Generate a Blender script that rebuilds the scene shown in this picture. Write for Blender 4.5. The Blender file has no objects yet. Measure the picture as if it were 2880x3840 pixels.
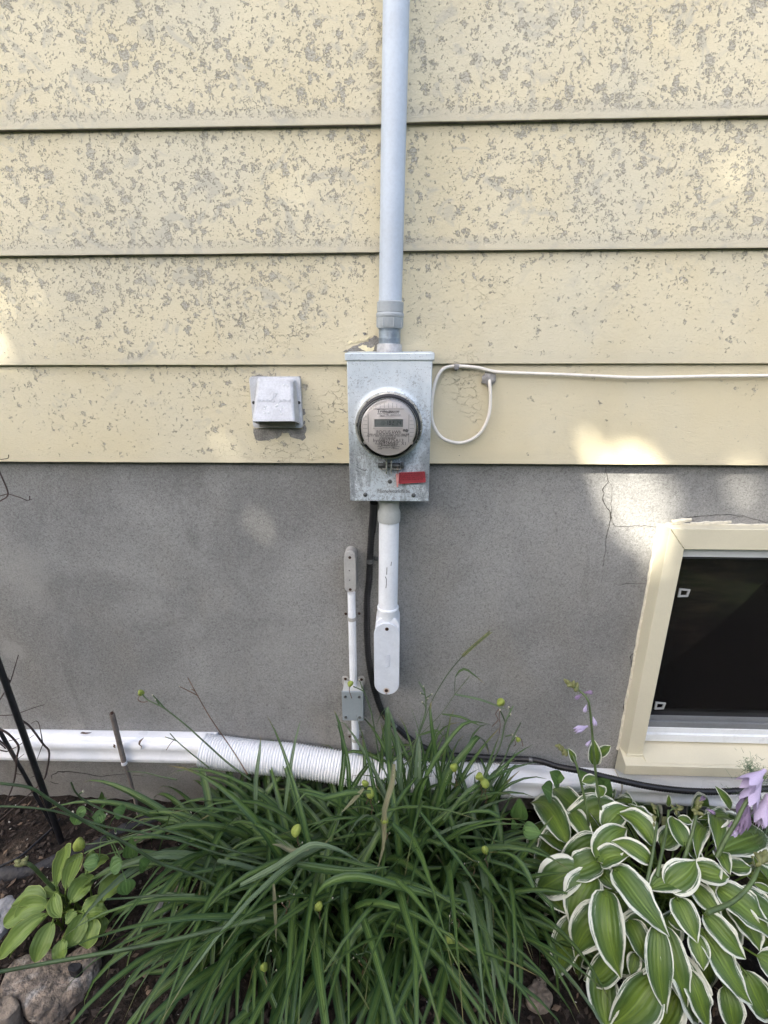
import bpy, math, random
import numpy as np
from mathutils import Vector, Matrix, noise as mnoise
V = Vector
PI = math.pi
sc = bpy.context.scene
COL = sc.collection
random.seed(7)

# ------------------------------------------------------------------ camera
EYE = V((0, -1.36, 1.59))
PITCH, YAW, ROLL, FPX = 0.304957, -0.035305, -0.0021634, 1766.7
FWD = V((math.sin(YAW) * math.cos(PITCH), math.cos(YAW) * math.cos(PITCH), -math.sin(PITCH)))
_r = V((math.cos(YAW), -math.sin(YAW), 0)); _u = _r.cross(FWD)
RIGHT = _r * math.cos(ROLL) + _u * math.sin(ROLL); UP = _u * math.cos(ROLL) - _r * math.sin(ROLL)
cam = bpy.data.cameras.new('camera'); camo = bpy.data.objects.new('camera', cam); COL.objects.link(camo)
M = Matrix((RIGHT, UP, -FWD)).transposed().to_4x4(); M.translation = EYE
camo.matrix_world = M
cam.sensor_fit = 'VERTICAL'; cam.sensor_height = 36; cam.lens = FPX / 3840 * 36
cam.clip_start = 0.02; cam.clip_end = 400
sc.camera = camo

# ------------------------------------------------------------------ light
SUN_EL, SUN_AZ = math.radians(44), math.radians(32)       # azimuth: to the left of straight out from the wall
SUN = V((-math.sin(SUN_AZ) * math.cos(SUN_EL), -math.cos(SUN_AZ) * math.cos(SUN_EL), math.sin(SUN_EL)))
w = bpy.data.worlds.new('World'); sc.world = w; w.use_nodes = True
nt = w.node_tree; bg = nt.nodes['Background']
sky = nt.nodes.new('ShaderNodeTexSky'); sky.sky_type = 'NISHITA'; sky.sun_disc = False
sky.sun_elevation = SUN_EL; sky.sun_rotation = math.atan2(SUN.x, SUN.y)
sky.air_density = 1.0; sky.dust_density = 4.5; sky.ozone_density = 0.8
nt.links.new(sky.outputs[0], bg.inputs[0]); bg.inputs[1].default_value = 0.12
sl = bpy.data.lights.new('sun', 'SUN'); sl.energy = 4.2; sl.angle = math.radians(0.53); sl.color = (1, 0.93, 0.8)
so = bpy.data.objects.new('sun', sl); COL.objects.link(so); so.rotation_euler = SUN.to_track_quat('Z', 'Y').to_euler()
vs = sc.view_settings
vs.view_transform = 'Standard'; vs.look = 'None'; vs.gamma = 1; vs.use_curve_mapping = False
vs.exposure = 2.2
sc.cycles.max_bounces = 8; sc.cycles.transparent_max_bounces = 12

# ------------------------------------------------------------------ geometry helpers
def ray(px, py):
    return (FWD * FPX + RIGHT * (px - 1440) - UP * (py - 1920)).normalized()
def W(px, py, y=0.0):                       # point of the place on the plane y, seen at that pixel of the photograph
    d = ray(px, py); return EYE + d * ((y - EYE.y) / d.y)
def G(px, py, z=0.0):
    d = ray(px, py); return EYE + d * ((z - EYE.z) / d.z)
def dome(px, py, c, rad):                   # point on an ellipsoid mound (or its nearest approach)
    d = ray(px, py)
    S = lambda a: V((a.x / rad[0], a.y / rad[1], a.z / rad[2]))
    o = S(EYE - c); e = S(d); a = e.dot(e); b = o.dot(e); q = b * b - a * (o.dot(o) - 1)
    t = (-b - math.sqrt(q)) / a if q > 0 else -b / a
    p = EYE + d * t
    if p.z < 0.01: p = G(px, py, 0.012)
    if p.y > -0.03: p = W(px, py, -0.03)
    return p

class MB:
    def __init__(s): s.v = []; s.f = []; s.uv = {}
    def add(s, vs_, fs):
        b = len(s.v); s.v += [V(p) for p in vs_]; s.f += [tuple(i + b for i in f) for f in fs]; return b
    def box(s, a, b):
        x0, y0, z0 = a; x1, y1, z1 = b
        s.add([(x0,y0,z0),(x1,y0,z0),(x1,y1,z0),(x0,y1,z0),(x0,y0,z1),(x1,y0,z1),(x1,y1,z1),(x0,y1,z1)],
              [(0,3,2,1),(4,5,6,7),(0,1,5,4),(1,2,6,5),(2,3,7,6),(3,0,4,7)]); return s
    def hexa(s, p):                          # 8 points, bottom ring then top ring
        s.add(p, [(0,3,2,1),(4,5,6,7),(0,1,5,4),(1,2,6,5),(2,3,7,6),(3,0,4,7)]); return s
    def prism(s, poly, off):                 # polygon of 3D points swept by off
        n = len(poly); off = V(off)
        s.add([V(p) for p in poly] + [V(p) + off for p in poly],
              [tuple(range(n)), tuple(range(2*n-1, n-1, -1))] + [(i, i+n, (i+1) % n + n, (i+1) % n) for i in range(n)]); return s
    def tube(s, path, r, n=12, caps=True, flat=1.0):
        path = [V(p) for p in path]; N = len(path)
        rs = r if hasattr(r, '__len__') else [r] * N
        t0 = (path[1] - path[0]).normalized()
        nrm = t0.orthogonal().normalized(); vs_ = []
        for i in range(N):
            t = (path[min(i+1, N-1)] - path[max(i-1, 0)])
            t = t.normalized() if t.length > 1e-9 else t0
            nrm = (nrm - t * nrm.dot(t)).normalized(); bn = t.cross(nrm)
            for k in range(n):
                a = 2 * PI * k / n
                vs_.append(path[i] + (nrm * math.cos(a) + bn * math.sin(a) * flat) * rs[i])
        fs = [(i*n+k, i*n+(k+1) % n, (i+1)*n+(k+1) % n, (i+1)*n+k) for i in range(N-1) for k in range(n)]
        if caps: fs += [tuple(range(n-1, -1, -1)), tuple(range((N-1)*n, N*n))]
        s.add(vs_, fs); return s
    def lathe(s, prof, o, ax, n=32, caps=True):   # prof: (radius, distance along axis)
        o = V(o); ax = V(ax).normalized(); a = ax.orthogonal().normalized(); b = ax.cross(a); vs_ = []
        for (r, h) in prof:
            for k in range(n):
                t = 2 * PI * k / n; vs_.append(o + ax * h + (a * math.cos(t) + b * math.sin(t)) * r)
        N = len(prof)
        fs = [(i*n+k, i*n+(k+1) % n, (i+1)*n+(k+1) % n, (i+1)*n+k) for i in range(N-1) for k in range(n)]
        if caps: fs += [tuple(range(n-1, -1, -1)), tuple(range((N-1)*n, N*n))]
        s.add(vs_, fs); return s
    def mesh(s, name, smooth=35):
        me = bpy.data.meshes.new(name); me.from_pydata(s.v, [], s.f)
        import bmesh
        bm = bmesh.new(); bm.from_mesh(me); bmesh.ops.recalc_face_normals(bm, faces=bm.faces); bm.to_mesh(me); bm.free()
        if smooth is not None:
            me.shade_smooth(); me.set_sharp_from_angle(angle=math.radians(smooth))
        me.update(); return me
    def build(s, name, m, parent=None, smooth=35, loc=None, bevel=0, seg=2):
        return link(name, s.mesh(name, smooth), m, parent, loc, bevel, seg)

def base_of(o):
    t = V((0, 0, 0))
    while o is not None: t += o.location; o = o.parent
    return t
def link(name, me, m, parent=None, loc=None, bevel=0, seg=2):
    o = bpy.data.objects.new(name, me); COL.objects.link(o)
    if m is not None and not me.materials: me.materials.append(m)
    o.parent = parent
    o.location = (V(loc) if loc is not None else V((0, 0, 0))) - base_of(parent)
    if bevel:
        b = o.modifiers.new('bevel', 'BEVEL'); b.width = bevel; b.segments = seg; b.limit_method = 'ANGLE'; b.angle_limit = math.radians(40)
        b.harden_normals = True
    return o
def tag(o, label=None, cat=None, group=None, kind=None):
    if label: o['label'] = label
    if cat: o['category'] = cat
    if group: o['group'] = group
    if kind: o['kind'] = kind
    return o
def thing(name, loc, label, cat, group=None):
    o = bpy.data.objects.new(name, None); COL.objects.link(o); o.location = loc; o.empty_display_size = .05
    return tag(o, label, cat, group)
def smooth_path(pts, step=0.01):
    pts = [V(p) for p in pts]; P = [pts[0] * 2 - pts[1]] + pts + [pts[-1] * 2 - pts[-2]]; out = []
    for i in range(1, len(P) - 2):
        n = max(2, int((P[i+1] - P[i]).length / step))
        for k in range(n):
            t = k / n; a, b, c, d = P[i-1], P[i], P[i+1], P[i+2]
            out.append(0.5 * ((2*b) + (c-a)*t + (2*a-5*b+4*c-d)*t*t + (3*b-a-3*c+d)*t**3))
    out.append(pts[-1]); return out
def stadium(cx, z0, z1, r, y, n=10):
    pts = [V((cx + r*math.cos(PI*k/n), y, z1 - r + r*math.sin(PI*k/n))) for k in range(n+1)]
    pts += [V((cx + r*math.cos(PI+PI*k/n), y, z0 + r + r*math.sin(PI+PI*k/n))) for k in range(n+1)]
    return pts
def rrect(x0, x1, z0, z1, r, y, n=4):
    pts = []
    for cx, cz, a in ((x1-r, z1-r, 0), (x0+r, z1-r, PI/2), (x0+r, z0+r, PI), (x1-r, z0+r, 1.5*PI)):
        pts += [V((cx + r*math.cos(a+PI/2*k/n), y, cz + r*math.sin(a+PI/2*k/n))) for k in range(n+1)]
    return pts
def text(s, size, loc, m, parent, name='lettering', ext=0.0002, rot=(PI/2, 0, 0), align='CENTER', space=1.0, xs=1.0):
    cu = bpy.data.curves.new(name, 'FONT'); cu.body = s; cu.size = size; cu.extrude = ext; cu.align_x = align; cu.align_y = 'CENTER'
    cu.space_character = space; cu.resolution_u = 3
    t = bpy.data.objects.new(name, cu); COL.objects.link(t)
    dg = bpy.context.evaluated_depsgraph_get()
    me = bpy.data.meshes.new_from_object(t.evaluated_get(dg)); bpy.data.objects.remove(t)
    o = link(name, me, None, parent, loc); me.materials.clear(); me.materials.append(m); o.rotation_euler = rot; o.scale = (xs, 1, 1); return o

# ------------------------------------------------------------------ material helpers
class Mat:
    def __init__(s, name):
        s.m = bpy.data.materials.new(name); s.m.use_nodes = True; s.t = s.m.node_tree; s.b = s.t.nodes['Principled BSDF']
        s.out = s.t.nodes['Material Output']
        s.co = s.n('ShaderNodeTexCoord').outputs['Object']
    def n(s, typ, ins={}, **kw):
        x = s.t.nodes.new(typ)
        for k, v in kw.items(): setattr(x, k, v)
        for k, v in ins.items(): s.set(x.inputs[k], v)
        return x
    def set(s, sock, v):
        if isinstance(v, bpy.types.NodeSocket): s.t.links.new(v, sock)
        else:
            if sock.type == 'RGBA' and hasattr(v, '__len__') and len(v) == 3: v = (*v, 1)
            sock.default_value = v
    def math(s, op, a, b=0.0, clamp=False):
        return s.n('ShaderNodeMath', {0: a, 1: b}, operation=op, use_clamp=clamp).outputs[0]
    def mr(s, x, a, b, c=0.0, d=1.0, smooth=True):
        return s.n('ShaderNodeMapRange', {'Value': x, 'From Min': a, 'From Max': b, 'To Min': c, 'To Max': d},
                   interpolation_type='SMOOTHSTEP' if smooth else 'LINEAR').outputs[0]
    def noise(s, scale, detail=3, rough=.55, dist=0.0, vec=None):
        return s.n('ShaderNodeTexNoise', {'Vector': vec if vec is not None else s.co, 'Scale': scale, 'Detail': detail, 'Roughness': rough, 'Distortion': dist}).outputs[0]
    def mapv(s, scale, vec=None, loc=(0, 0, 0)):
        return s.n('ShaderNodeMapping', {'Vector': vec if vec is not None else s.co, 'Scale': scale, 'Location': loc}).outputs[0]
    def mix(s, f, a, b):
        x = s.n('ShaderNodeMix', data_type='RGBA'); s.set(x.inputs[0], f); s.set(x.inputs[6], a); s.set(x.inputs[7], b); return x.outputs[2]
    def sep(s, v):
        x = s.n('ShaderNodeSeparateXYZ', {0: v}); return x.outputs
    def dist(s, p):
        return s.n('ShaderNodeVectorMath', {0: s.co, 1: tuple(p)}, operation='DISTANCE').outputs['Value']
    def bump(s, h, strength=1.0, dist=0.001, normal=None):
        x = s.n('ShaderNodeBump', {'Height': h, 'Strength': strength, 'Distance': dist})
        if normal is not None: s.set(x.inputs['Normal'], normal)
        return x.outputs[0]
    def fin(s, col=None, rough=None, metal=None, normal=None, **kw):
        for k, v in (('Base Color', col), ('Roughness', rough), ('Metallic', metal), ('Normal', normal)):
            if v is not None: s.set(s.b.inputs[k], v)
        for k, v in kw.items(): s.set(s.b.inputs[k.replace('_', ' ')], v)
        return s.m
def pmat(name, col, rough=.5, metal=0.0, var=.12, ns=14, bump=0.0, bs=150, dirt=None, stains=(), spec=.5, fine=.06):
    a = Mat(name)
    c = a.mix(a.mr(a.noise(ns, 4), .3, .7), [x*(1-var) for x in col], [min(1, x*(1+var)) for x in col])
    if fine: c = a.mix(a.mr(a.noise(bs, 2), .35, .7, 0, 1), c, a.mix(fine * 2, c, (0.05, 0.045, 0.04)))
    if dirt: c = a.mix(a.math('MULTIPLY', a.mr(a.noise(ns*1.7, 6, .65, .4), .5, .72), dirt[0]), c, dirt[1])
    for p, r0, r1, sc_, am in stains:
        d = a.math('ADD', a.dist(p), a.math('MULTIPLY', a.math('SUBTRACT', a.noise(140, 3), .5), r1 * .5))
        c = a.mix(a.math('MULTIPLY', a.mr(d, r0, r1, 1, 0), am), c, sc_)
    nrm = a.bump(a.noise(bs, 3), 1, bump) if bump else None
    rr = a.mr(a.noise(ns*2, 3), .3, .7, max(.02, rough-.08), min(1, rough+.08))
    return a.fin(c, rr, metal, nrm, Specular_IOR_Level=spec)

# siding paint ------------------------------------------------------
def siding_mat():
    a = Mat('peeling_cream_paint')
    x, y, z = a.sep(a.co)[:3]
    t = a.sep(a.n('ShaderNodeUVMap').outputs[0])[1]
    low = a.noise(2.6, 2)
    mid = a.noise(7, 3)
    d = a.mr(z, 1.30, 1.98, -.25, .85)
    d = a.math('ADD', d, a.math('MULTIPLY', a.mr(x, -.2, .25, .28, -.22), a.mr(z, 1.84, 1.9, 1, 0)))
    d = a.math('SUBTRACT', d, a.math('MULTIPLY', a.mr(a.math('ABSOLUTE', a.math('ADD', x, .05)), .05, .30, .4, 0), a.mr(z, 1.9, 1.75, .2, 1)))
    d = a.math('ADD', d, a.math('MULTIPLY', a.math('SUBTRACT', low, .5), 1.1))
    dens = a.math('ADD', d, a.math('MULTIPLY', a.math('SUBTRACT', mid, .5), .9))
    # warped coordinates for irregular flakes
    wn = a.n('ShaderNodeTexNoise', {'Vector': a.co, 'Scale': 60.0, 'Detail': 4.0, 'Roughness': .7}).outputs['Color']
    off = a.n('ShaderNodeVectorMath', {0: wn, 1: (.5, .5, .5)}, operation='SUBTRACT').outputs[0]
    wv = a.n('ShaderNodeVectorMath', {0: off, 3: .055}, operation='SCALE').outputs[0]
    P = a.n('ShaderNodeVectorMath', {0: a.co, 1: wv}, operation='ADD').outputs[0]
    vo = a.n('ShaderNodeTexVoronoi', {'Vector': P, 'Scale': 42.0, 'Randomness': 1.0})
    rnd = a.sep(vo.outputs['Color'])[0]
    rad = a.math('ADD', a.mr(rnd, 0.25, 1, -.30, .26, False), a.math('MULTIPLY', dens, .26))
    sv = a.math('SUBTRACT', rad, vo.outputs['Distance'])
    sv = a.math('ADD', sv, a.math('MULTIPLY', a.math('SUBTRACT', a.noise(170, 4, .75), .5), .85))
    vo2 = a.n('ShaderNodeTexVoronoi', {'Vector': P, 'Scale': 88.0, 'Randomness': 1.0})
    rad2 = a.math('ADD', a.mr(a.sep(vo2.outputs['Color'])[0], 0.3, 1, -.34, .22, False), a.math('MULTIPLY', dens, .30))
    sv2 = a.math('ADD', a.math('SUBTRACT', rad2, vo2.outputs['Distance']), a.math('MULTIPLY', a.math('SUBTRACT', a.noise(260, 3, .7), .5), .5))
    sv = a.math('MAXIMUM', sv, a.math('MULTIPLY', sv2, .8))
    spot = a.mr(sv, -.03, .03)
    sp = a.math('ADD', a.noise(120, 4, .62), a.math('MULTIPLY', dens, .075))
    sp = a.math('ADD', sp, a.math('MULTIPLY', a.mr(t, .22, .06, 0, 1), a.math('MULTIPLY', a.mr(z, 1.5, 1.9), .05)))
    speck = a.mr(sp, .70, .725)
    peel = a.math('MAXIMUM', spot, speck)
    # bottom edge of each lap is kept clean
    peel = a.math('MULTIPLY', peel, a.mr(t, .035, .08))
    sm = a.noise(11, 4, .6, 1.6)
    smudge = a.math('MULTIPLY', a.mr(sm, .54, .66), a.mr(dens, .0, .8, .05, .6))
    grey = a.math('MULTIPLY', a.mr(a.noise(2.2, 3, .6, .3, a.mapv((1, 1, 1), loc=(3, 1, 7))), .42, .68), a.mr(z, 1.3, 1.9, .22, .5))
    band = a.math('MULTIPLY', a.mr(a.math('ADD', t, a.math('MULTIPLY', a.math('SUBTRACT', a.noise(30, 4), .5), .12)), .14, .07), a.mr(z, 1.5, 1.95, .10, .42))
    cream = a.mix(a.mr(a.noise(3.1, 3), .3, .7), (.60, .53, .355), (.635, .575, .41))
    cream = a.mix(grey, cream, (.545, .52, .415))
    cream = a.mix(smudge, cream, (.40, .385, .325))
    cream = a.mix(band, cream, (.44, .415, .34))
    cream = a.mix(a.mr(a.noise(380, 2), .55, .8, 0, .22), cream, (.45, .41, .3))
    bare = a.mix(a.mr(a.noise(190, 4, .75, 0, a.mapv((1, 1, 2.0))), .40, .60), (.29, .27, .22), (.50, .47, .385))
    rim = a.math('MULTIPLY', a.mr(a.math('ABSOLUTE', sv), .0, .09, 1, 0), spot)
    bare = a.mix(a.math('MULTIPLY', rim, .4), bare, (.15, .135, .105))
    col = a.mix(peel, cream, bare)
    # crackle lines, mostly low on the wall
    cr = a.n('ShaderNodeTexVoronoi', {'Vector': a.n('ShaderNodeVectorMath', {0: a.mapv((1, 1, 2.1)), 1: wv}, operation='ADD').outputs[0], 'Scale': 26.0}, feature='DISTANCE_TO_EDGE').outputs['Distance']
    crm = a.math('MULTIPLY', a.mr(cr, .0, .022, 1, 0), a.mr(a.noise(8, 3), .52, .64))
    crm = a.math('MULTIPLY', crm, a.mr(z, 1.85, 1.7, 0, 1))
    crm = a.math('MULTIPLY', crm, a.mr(a.math('ABSOLUTE', a.math('ADD', x, .06)), .15, .55, 1, .12))
    col = a.mix(a.math('MULTIPLY', crm, .35), col, (.27, .24, .18))
    h = a.math('SUBTRACT', a.math('MULTIPLY', a.noise(110, 4, .6, .5, a.mapv((1, 1, 2.4))), .55), a.math('MULTIPLY', peel, .8))
    h = a.math('SUBTRACT', h, a.math('MULTIPLY', crm, .6))
    return a.fin(col, a.mix(peel, (.5,)*3, (.85,)*3), 0, a.bump(h, .9, .0026), Specular_IOR_Level=.35)

def stucco_mat():
    a = Mat('grey_parging')
    x, y, z = a.sep(a.co)[:3]
    c = a.mix(a.mr(a.noise(2.4, 4, .6, .4), .35, .68), (.235, .236, .230), (.335, .336, .326))
    c = a.mix(a.mr(a.noise(1.7, 3, .5, .8, a.mapv((1, 1, .55), loc=(5, 2, 9))), .50, .70, 0, .6), c, (.30, .282, .245))
    c = a.mix(a.mr(a.noise(5, 5, .7, .5, a.mapv((1, 1, .3), loc=(2, 8, 3))), .54, .74, 0, .45), c, (.135, .135, .13))
    g = a.noise(180, 4, .75, 1.4)
    c = a.mix(a.mr(g, .34, .56, .70, 0), c, (.10, .10, .098))
    c = a.mix(a.mr(g, .52, .70, 0, .45), c, (.38, .38, .37))
    c = a.mix(a.mr(a.noise(45, 2), .74, .80, 0, .5), c, (.09, .088, .085))
    c = a.mix(a.math('MULTIPLY', a.mr(a.math('ADD', z, a.math('MULTIPLY', a.noise(9, 4), .16)), .10, .36, 1, 0), .45), c, (.145, .13, .11))
    for p, r, k in ((W(95, 2130, 0), .10, .5), (W(150, 2250, 0), .06, .4), (W(45, 2440, 0), .05, .75), (W(1050, 2420, 0), .09, .3), (W(1960, 1880, 0), .08, .35), (W(560, 3000, 0), .06, .6), (W(2250, 2500, 0), .05, .25)):
        dd = a.math('ADD', a.dist(p), a.math('MULTIPLY', a.math('SUBTRACT', a.noise(22, 4, .65), .5), r*1.9))
        c = a.mix(a.mr(dd, r*.45, r*1.1, k*.5, 0), c, (.36, .355, .335))
    nr = a.bump(a.math('ADD', a.math('MULTIPLY', g, 1.0), a.math('MULTIPLY', a.noise(70, 3), .5)), .9, .0026)
    return a.fin(c, .9, 0, nr, Specular_IOR_Level=.2)

def galv_mat():
    a = Mat('weathered_galvanised_steel')
    x, y, z = a.sep(a.co)[:3]
    lowz = a.mr(z, 1.62, 1.25)
    c = a.mix(a.mr(a.noise(9, 4, .6), .35, .65), (.56, .63, .68), (.70, .755, .79))
    st = a.noise(26, 5, .65, .3, a.mapv((1, 1, .28)))
    c = a.mix(a.math('MULTIPLY', a.mr(st, .46, .62), a.math('MULTIPLY', lowz, .95)), c, (.24, .27, .29))
    g = a.math('ADD', a.noise(190, 5, .7, .8), a.math('ADD', a.math('MULTIPLY', lowz, .10), a.math('MULTIPLY', a.math('SUBTRACT', a.noise(13, 3), .5), .26)))
    sp = a.mr(g, .58, .64)
    c = a.mix(a.math('MULTIPLY', sp, .58), c, (.20, .21, .22))
    c = a.mix(a.mr(a.noise(420, 2), .6, .75, 0, .25), c, (.3, .32, .33))
    return a.fin(c, a.mix(sp, (.4,)*3, (.7,)*3), .28, a.bump(a.noise(190, 4), .4, .0007))

def soil_mat():
    a = Mat('dark_soil')
    n1 = a.noise(34, 6, .7)
    c = a.mix(a.mr(n1, .35, .68), (.008, .0062, .005), (.038, .027, .021))
    c = a.mix(a.mr(a.noise(120, 4, .7), .62, .74, 0, .6), c, (.13, .10, .075))
    return a.fin(c, .95, 0, a.bump(a.math('ADD', a.math('MULTIPLY', n1, 2.0), a.noise(130, 4, .7)), 1, .008), Specular_IOR_Level=.25)

def leaf_mat(name, mid, dark, edge=None, tipcol=0.0, spots=.0, glauc=0.0, margin=.78, tip=.0, vein=26, amt=.35, width_edge=.06, trans=.25, rough=.42, streak=0.0, streak_col=None, bump=.0012):
    a = Mat(name)
    uv = a.n('ShaderNodeUVMap').outputs[0]
    u, t = a.sep(uv)[:2]
    au = a.math('ABSOLUTE', a.math('MULTIPLY', a.math('SUBTRACT', u, .5), 2.0))
    rnd = a.n('ShaderNodeObjectInfo').outputs['Random']
    st = a.noise(1.0, 5, .7, 0, a.n('ShaderNodeVectorMath', {0: a.mapv((26, 2.6, 1), uv), 1: a.n('ShaderNodeCombineXYZ', {2: a.math('MULTIPLY', rnd, 50)}).outputs[0]}, operation='ADD').outputs[0])
    c = a.mix(a.mr(au, .12, .95), mid, dark)
    c = a.mix(a.mr(st, .42, .66, 0, amt), c, dark)
    c = a.mix(a.mr(rnd, 0, 1, 0, .45, False), c, dark)
    c = a.mix(a.mr(a.math('FRACT', a.math('MULTIPLY', rnd, 5.13)), .80, .90, 0, glauc), c, (.16, .225, .135)) if glauc else c
    c = a.mix(a.mr(au, .0, .06, .35, 0), c, [min(1, q * 1.7) for q in mid])
    if edge is not None:
        th = a.math('SUBTRACT', a.math('ADD', margin, a.math('MULTIPLY', a.math('SUBTRACT', a.math('FRACT', a.math('MULTIPLY', rnd, 7.3)), .5), .16)), a.mr(t, .72, 1.0, 0, tip))
        e = a.math('SUBTRACT', a.math('ADD', au, a.math('MULTIPLY', a.math('SUBTRACT', st, .5), .95 if streak else .1)), th)
        if streak:
            c = a.mix(a.mr(e, -.14, .02, 0, .55), c, streak_col)
        c = a.mix(a.mr(e, 0, width_edge), c, edge)
    rv = a.n('ShaderNodeCombineXYZ', {0: a.math('MULTIPLY', rnd, 37), 1: a.math('MULTIPLY', rnd, 91)}).outputs[0]
    if tipcol:
        tt = a.math('ADD', t, a.math('ADD', a.math('MULTIPLY', a.math('SUBTRACT', a.math('FRACT', a.math('MULTIPLY', rnd, 13.7)), .5), .22), a.math('MULTIPLY', a.math('SUBTRACT', st, .5), .2)))
        c = a.mix(a.mr(tt, .93, 1.05, 0, tipcol), c, (.27, .22, .10))
    if spots:
        ns_ = a.noise(5.0, 3, .6, 0, a.n('ShaderNodeVectorMath', {0: a.mapv((1.6, 3, 1), uv), 1: rv}, operation='ADD').outputs[0])
        c = a.mix(a.mr(ns_, .74, .77, 0, spots), c, (.16, .115, .05))
    vn = a.n('ShaderNodeMath', {0: a.math('MULTIPLY', u, vein * 2 * PI)}, operation='SINE').outputs[0]
    h = a.math('ADD', vn, a.math('MULTIPLY', st, 1.4))
    a.fin(c, a.mr(st, .3, .7, rough - .06, rough + .1), 0, a.bump(h, .5, bump), Specular_IOR_Level=.45)
    tr = a.n('ShaderNodeBsdfTranslucent', {'Color': c}); ms = a.n('ShaderNodeMixShader', {0: trans, 1: a.b.outputs[0], 2: tr.outputs[0]})
    a.t.links.new(ms.outputs[0], a.out.inputs[0]); return a.m

def glass_mat(name, tint=(1, 1, 1), rough=.02, refl=1.0):
    a = Mat(name); a.t.nodes.remove(a.b)
    tr = a.n('ShaderNodeBsdfTransparent', {'Color': tint}); gl = a.n('ShaderNodeBsdfGlossy', {'Color': (1, 1, 1), 'Roughness': rough})
    fr = a.n('ShaderNodeFresnel', {'IOR': 1.45}).outputs[0]
    ms = a.n('ShaderNodeMixShader', {0: a.math('MULTIPLY', fr, refl, True), 1: tr.outputs[0], 2: gl.outputs[0]})
    a.t.links.new(ms.outputs[0], a.out.inputs[0]); return a.m
def screen_mat():
    a = Mat('insect_screen_mesh')
    x, y, z = a.sep(a.co)[:3]
    c = a.mix(a.noise(8, 3), (.007, .007, .008), (.016, .014, .013)); a.fin(c, .75, 0, Specular_IOR_Level=.1)
    tr = a.n('ShaderNodeBsdfTransparent'); ms = a.n('ShaderNodeMixShader', {0: .45, 1: tr.outputs[0], 2: a.b.outputs[0]})
    a.t.links.new(ms.outputs[0], a.out.inputs[0]); return a.m

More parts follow.
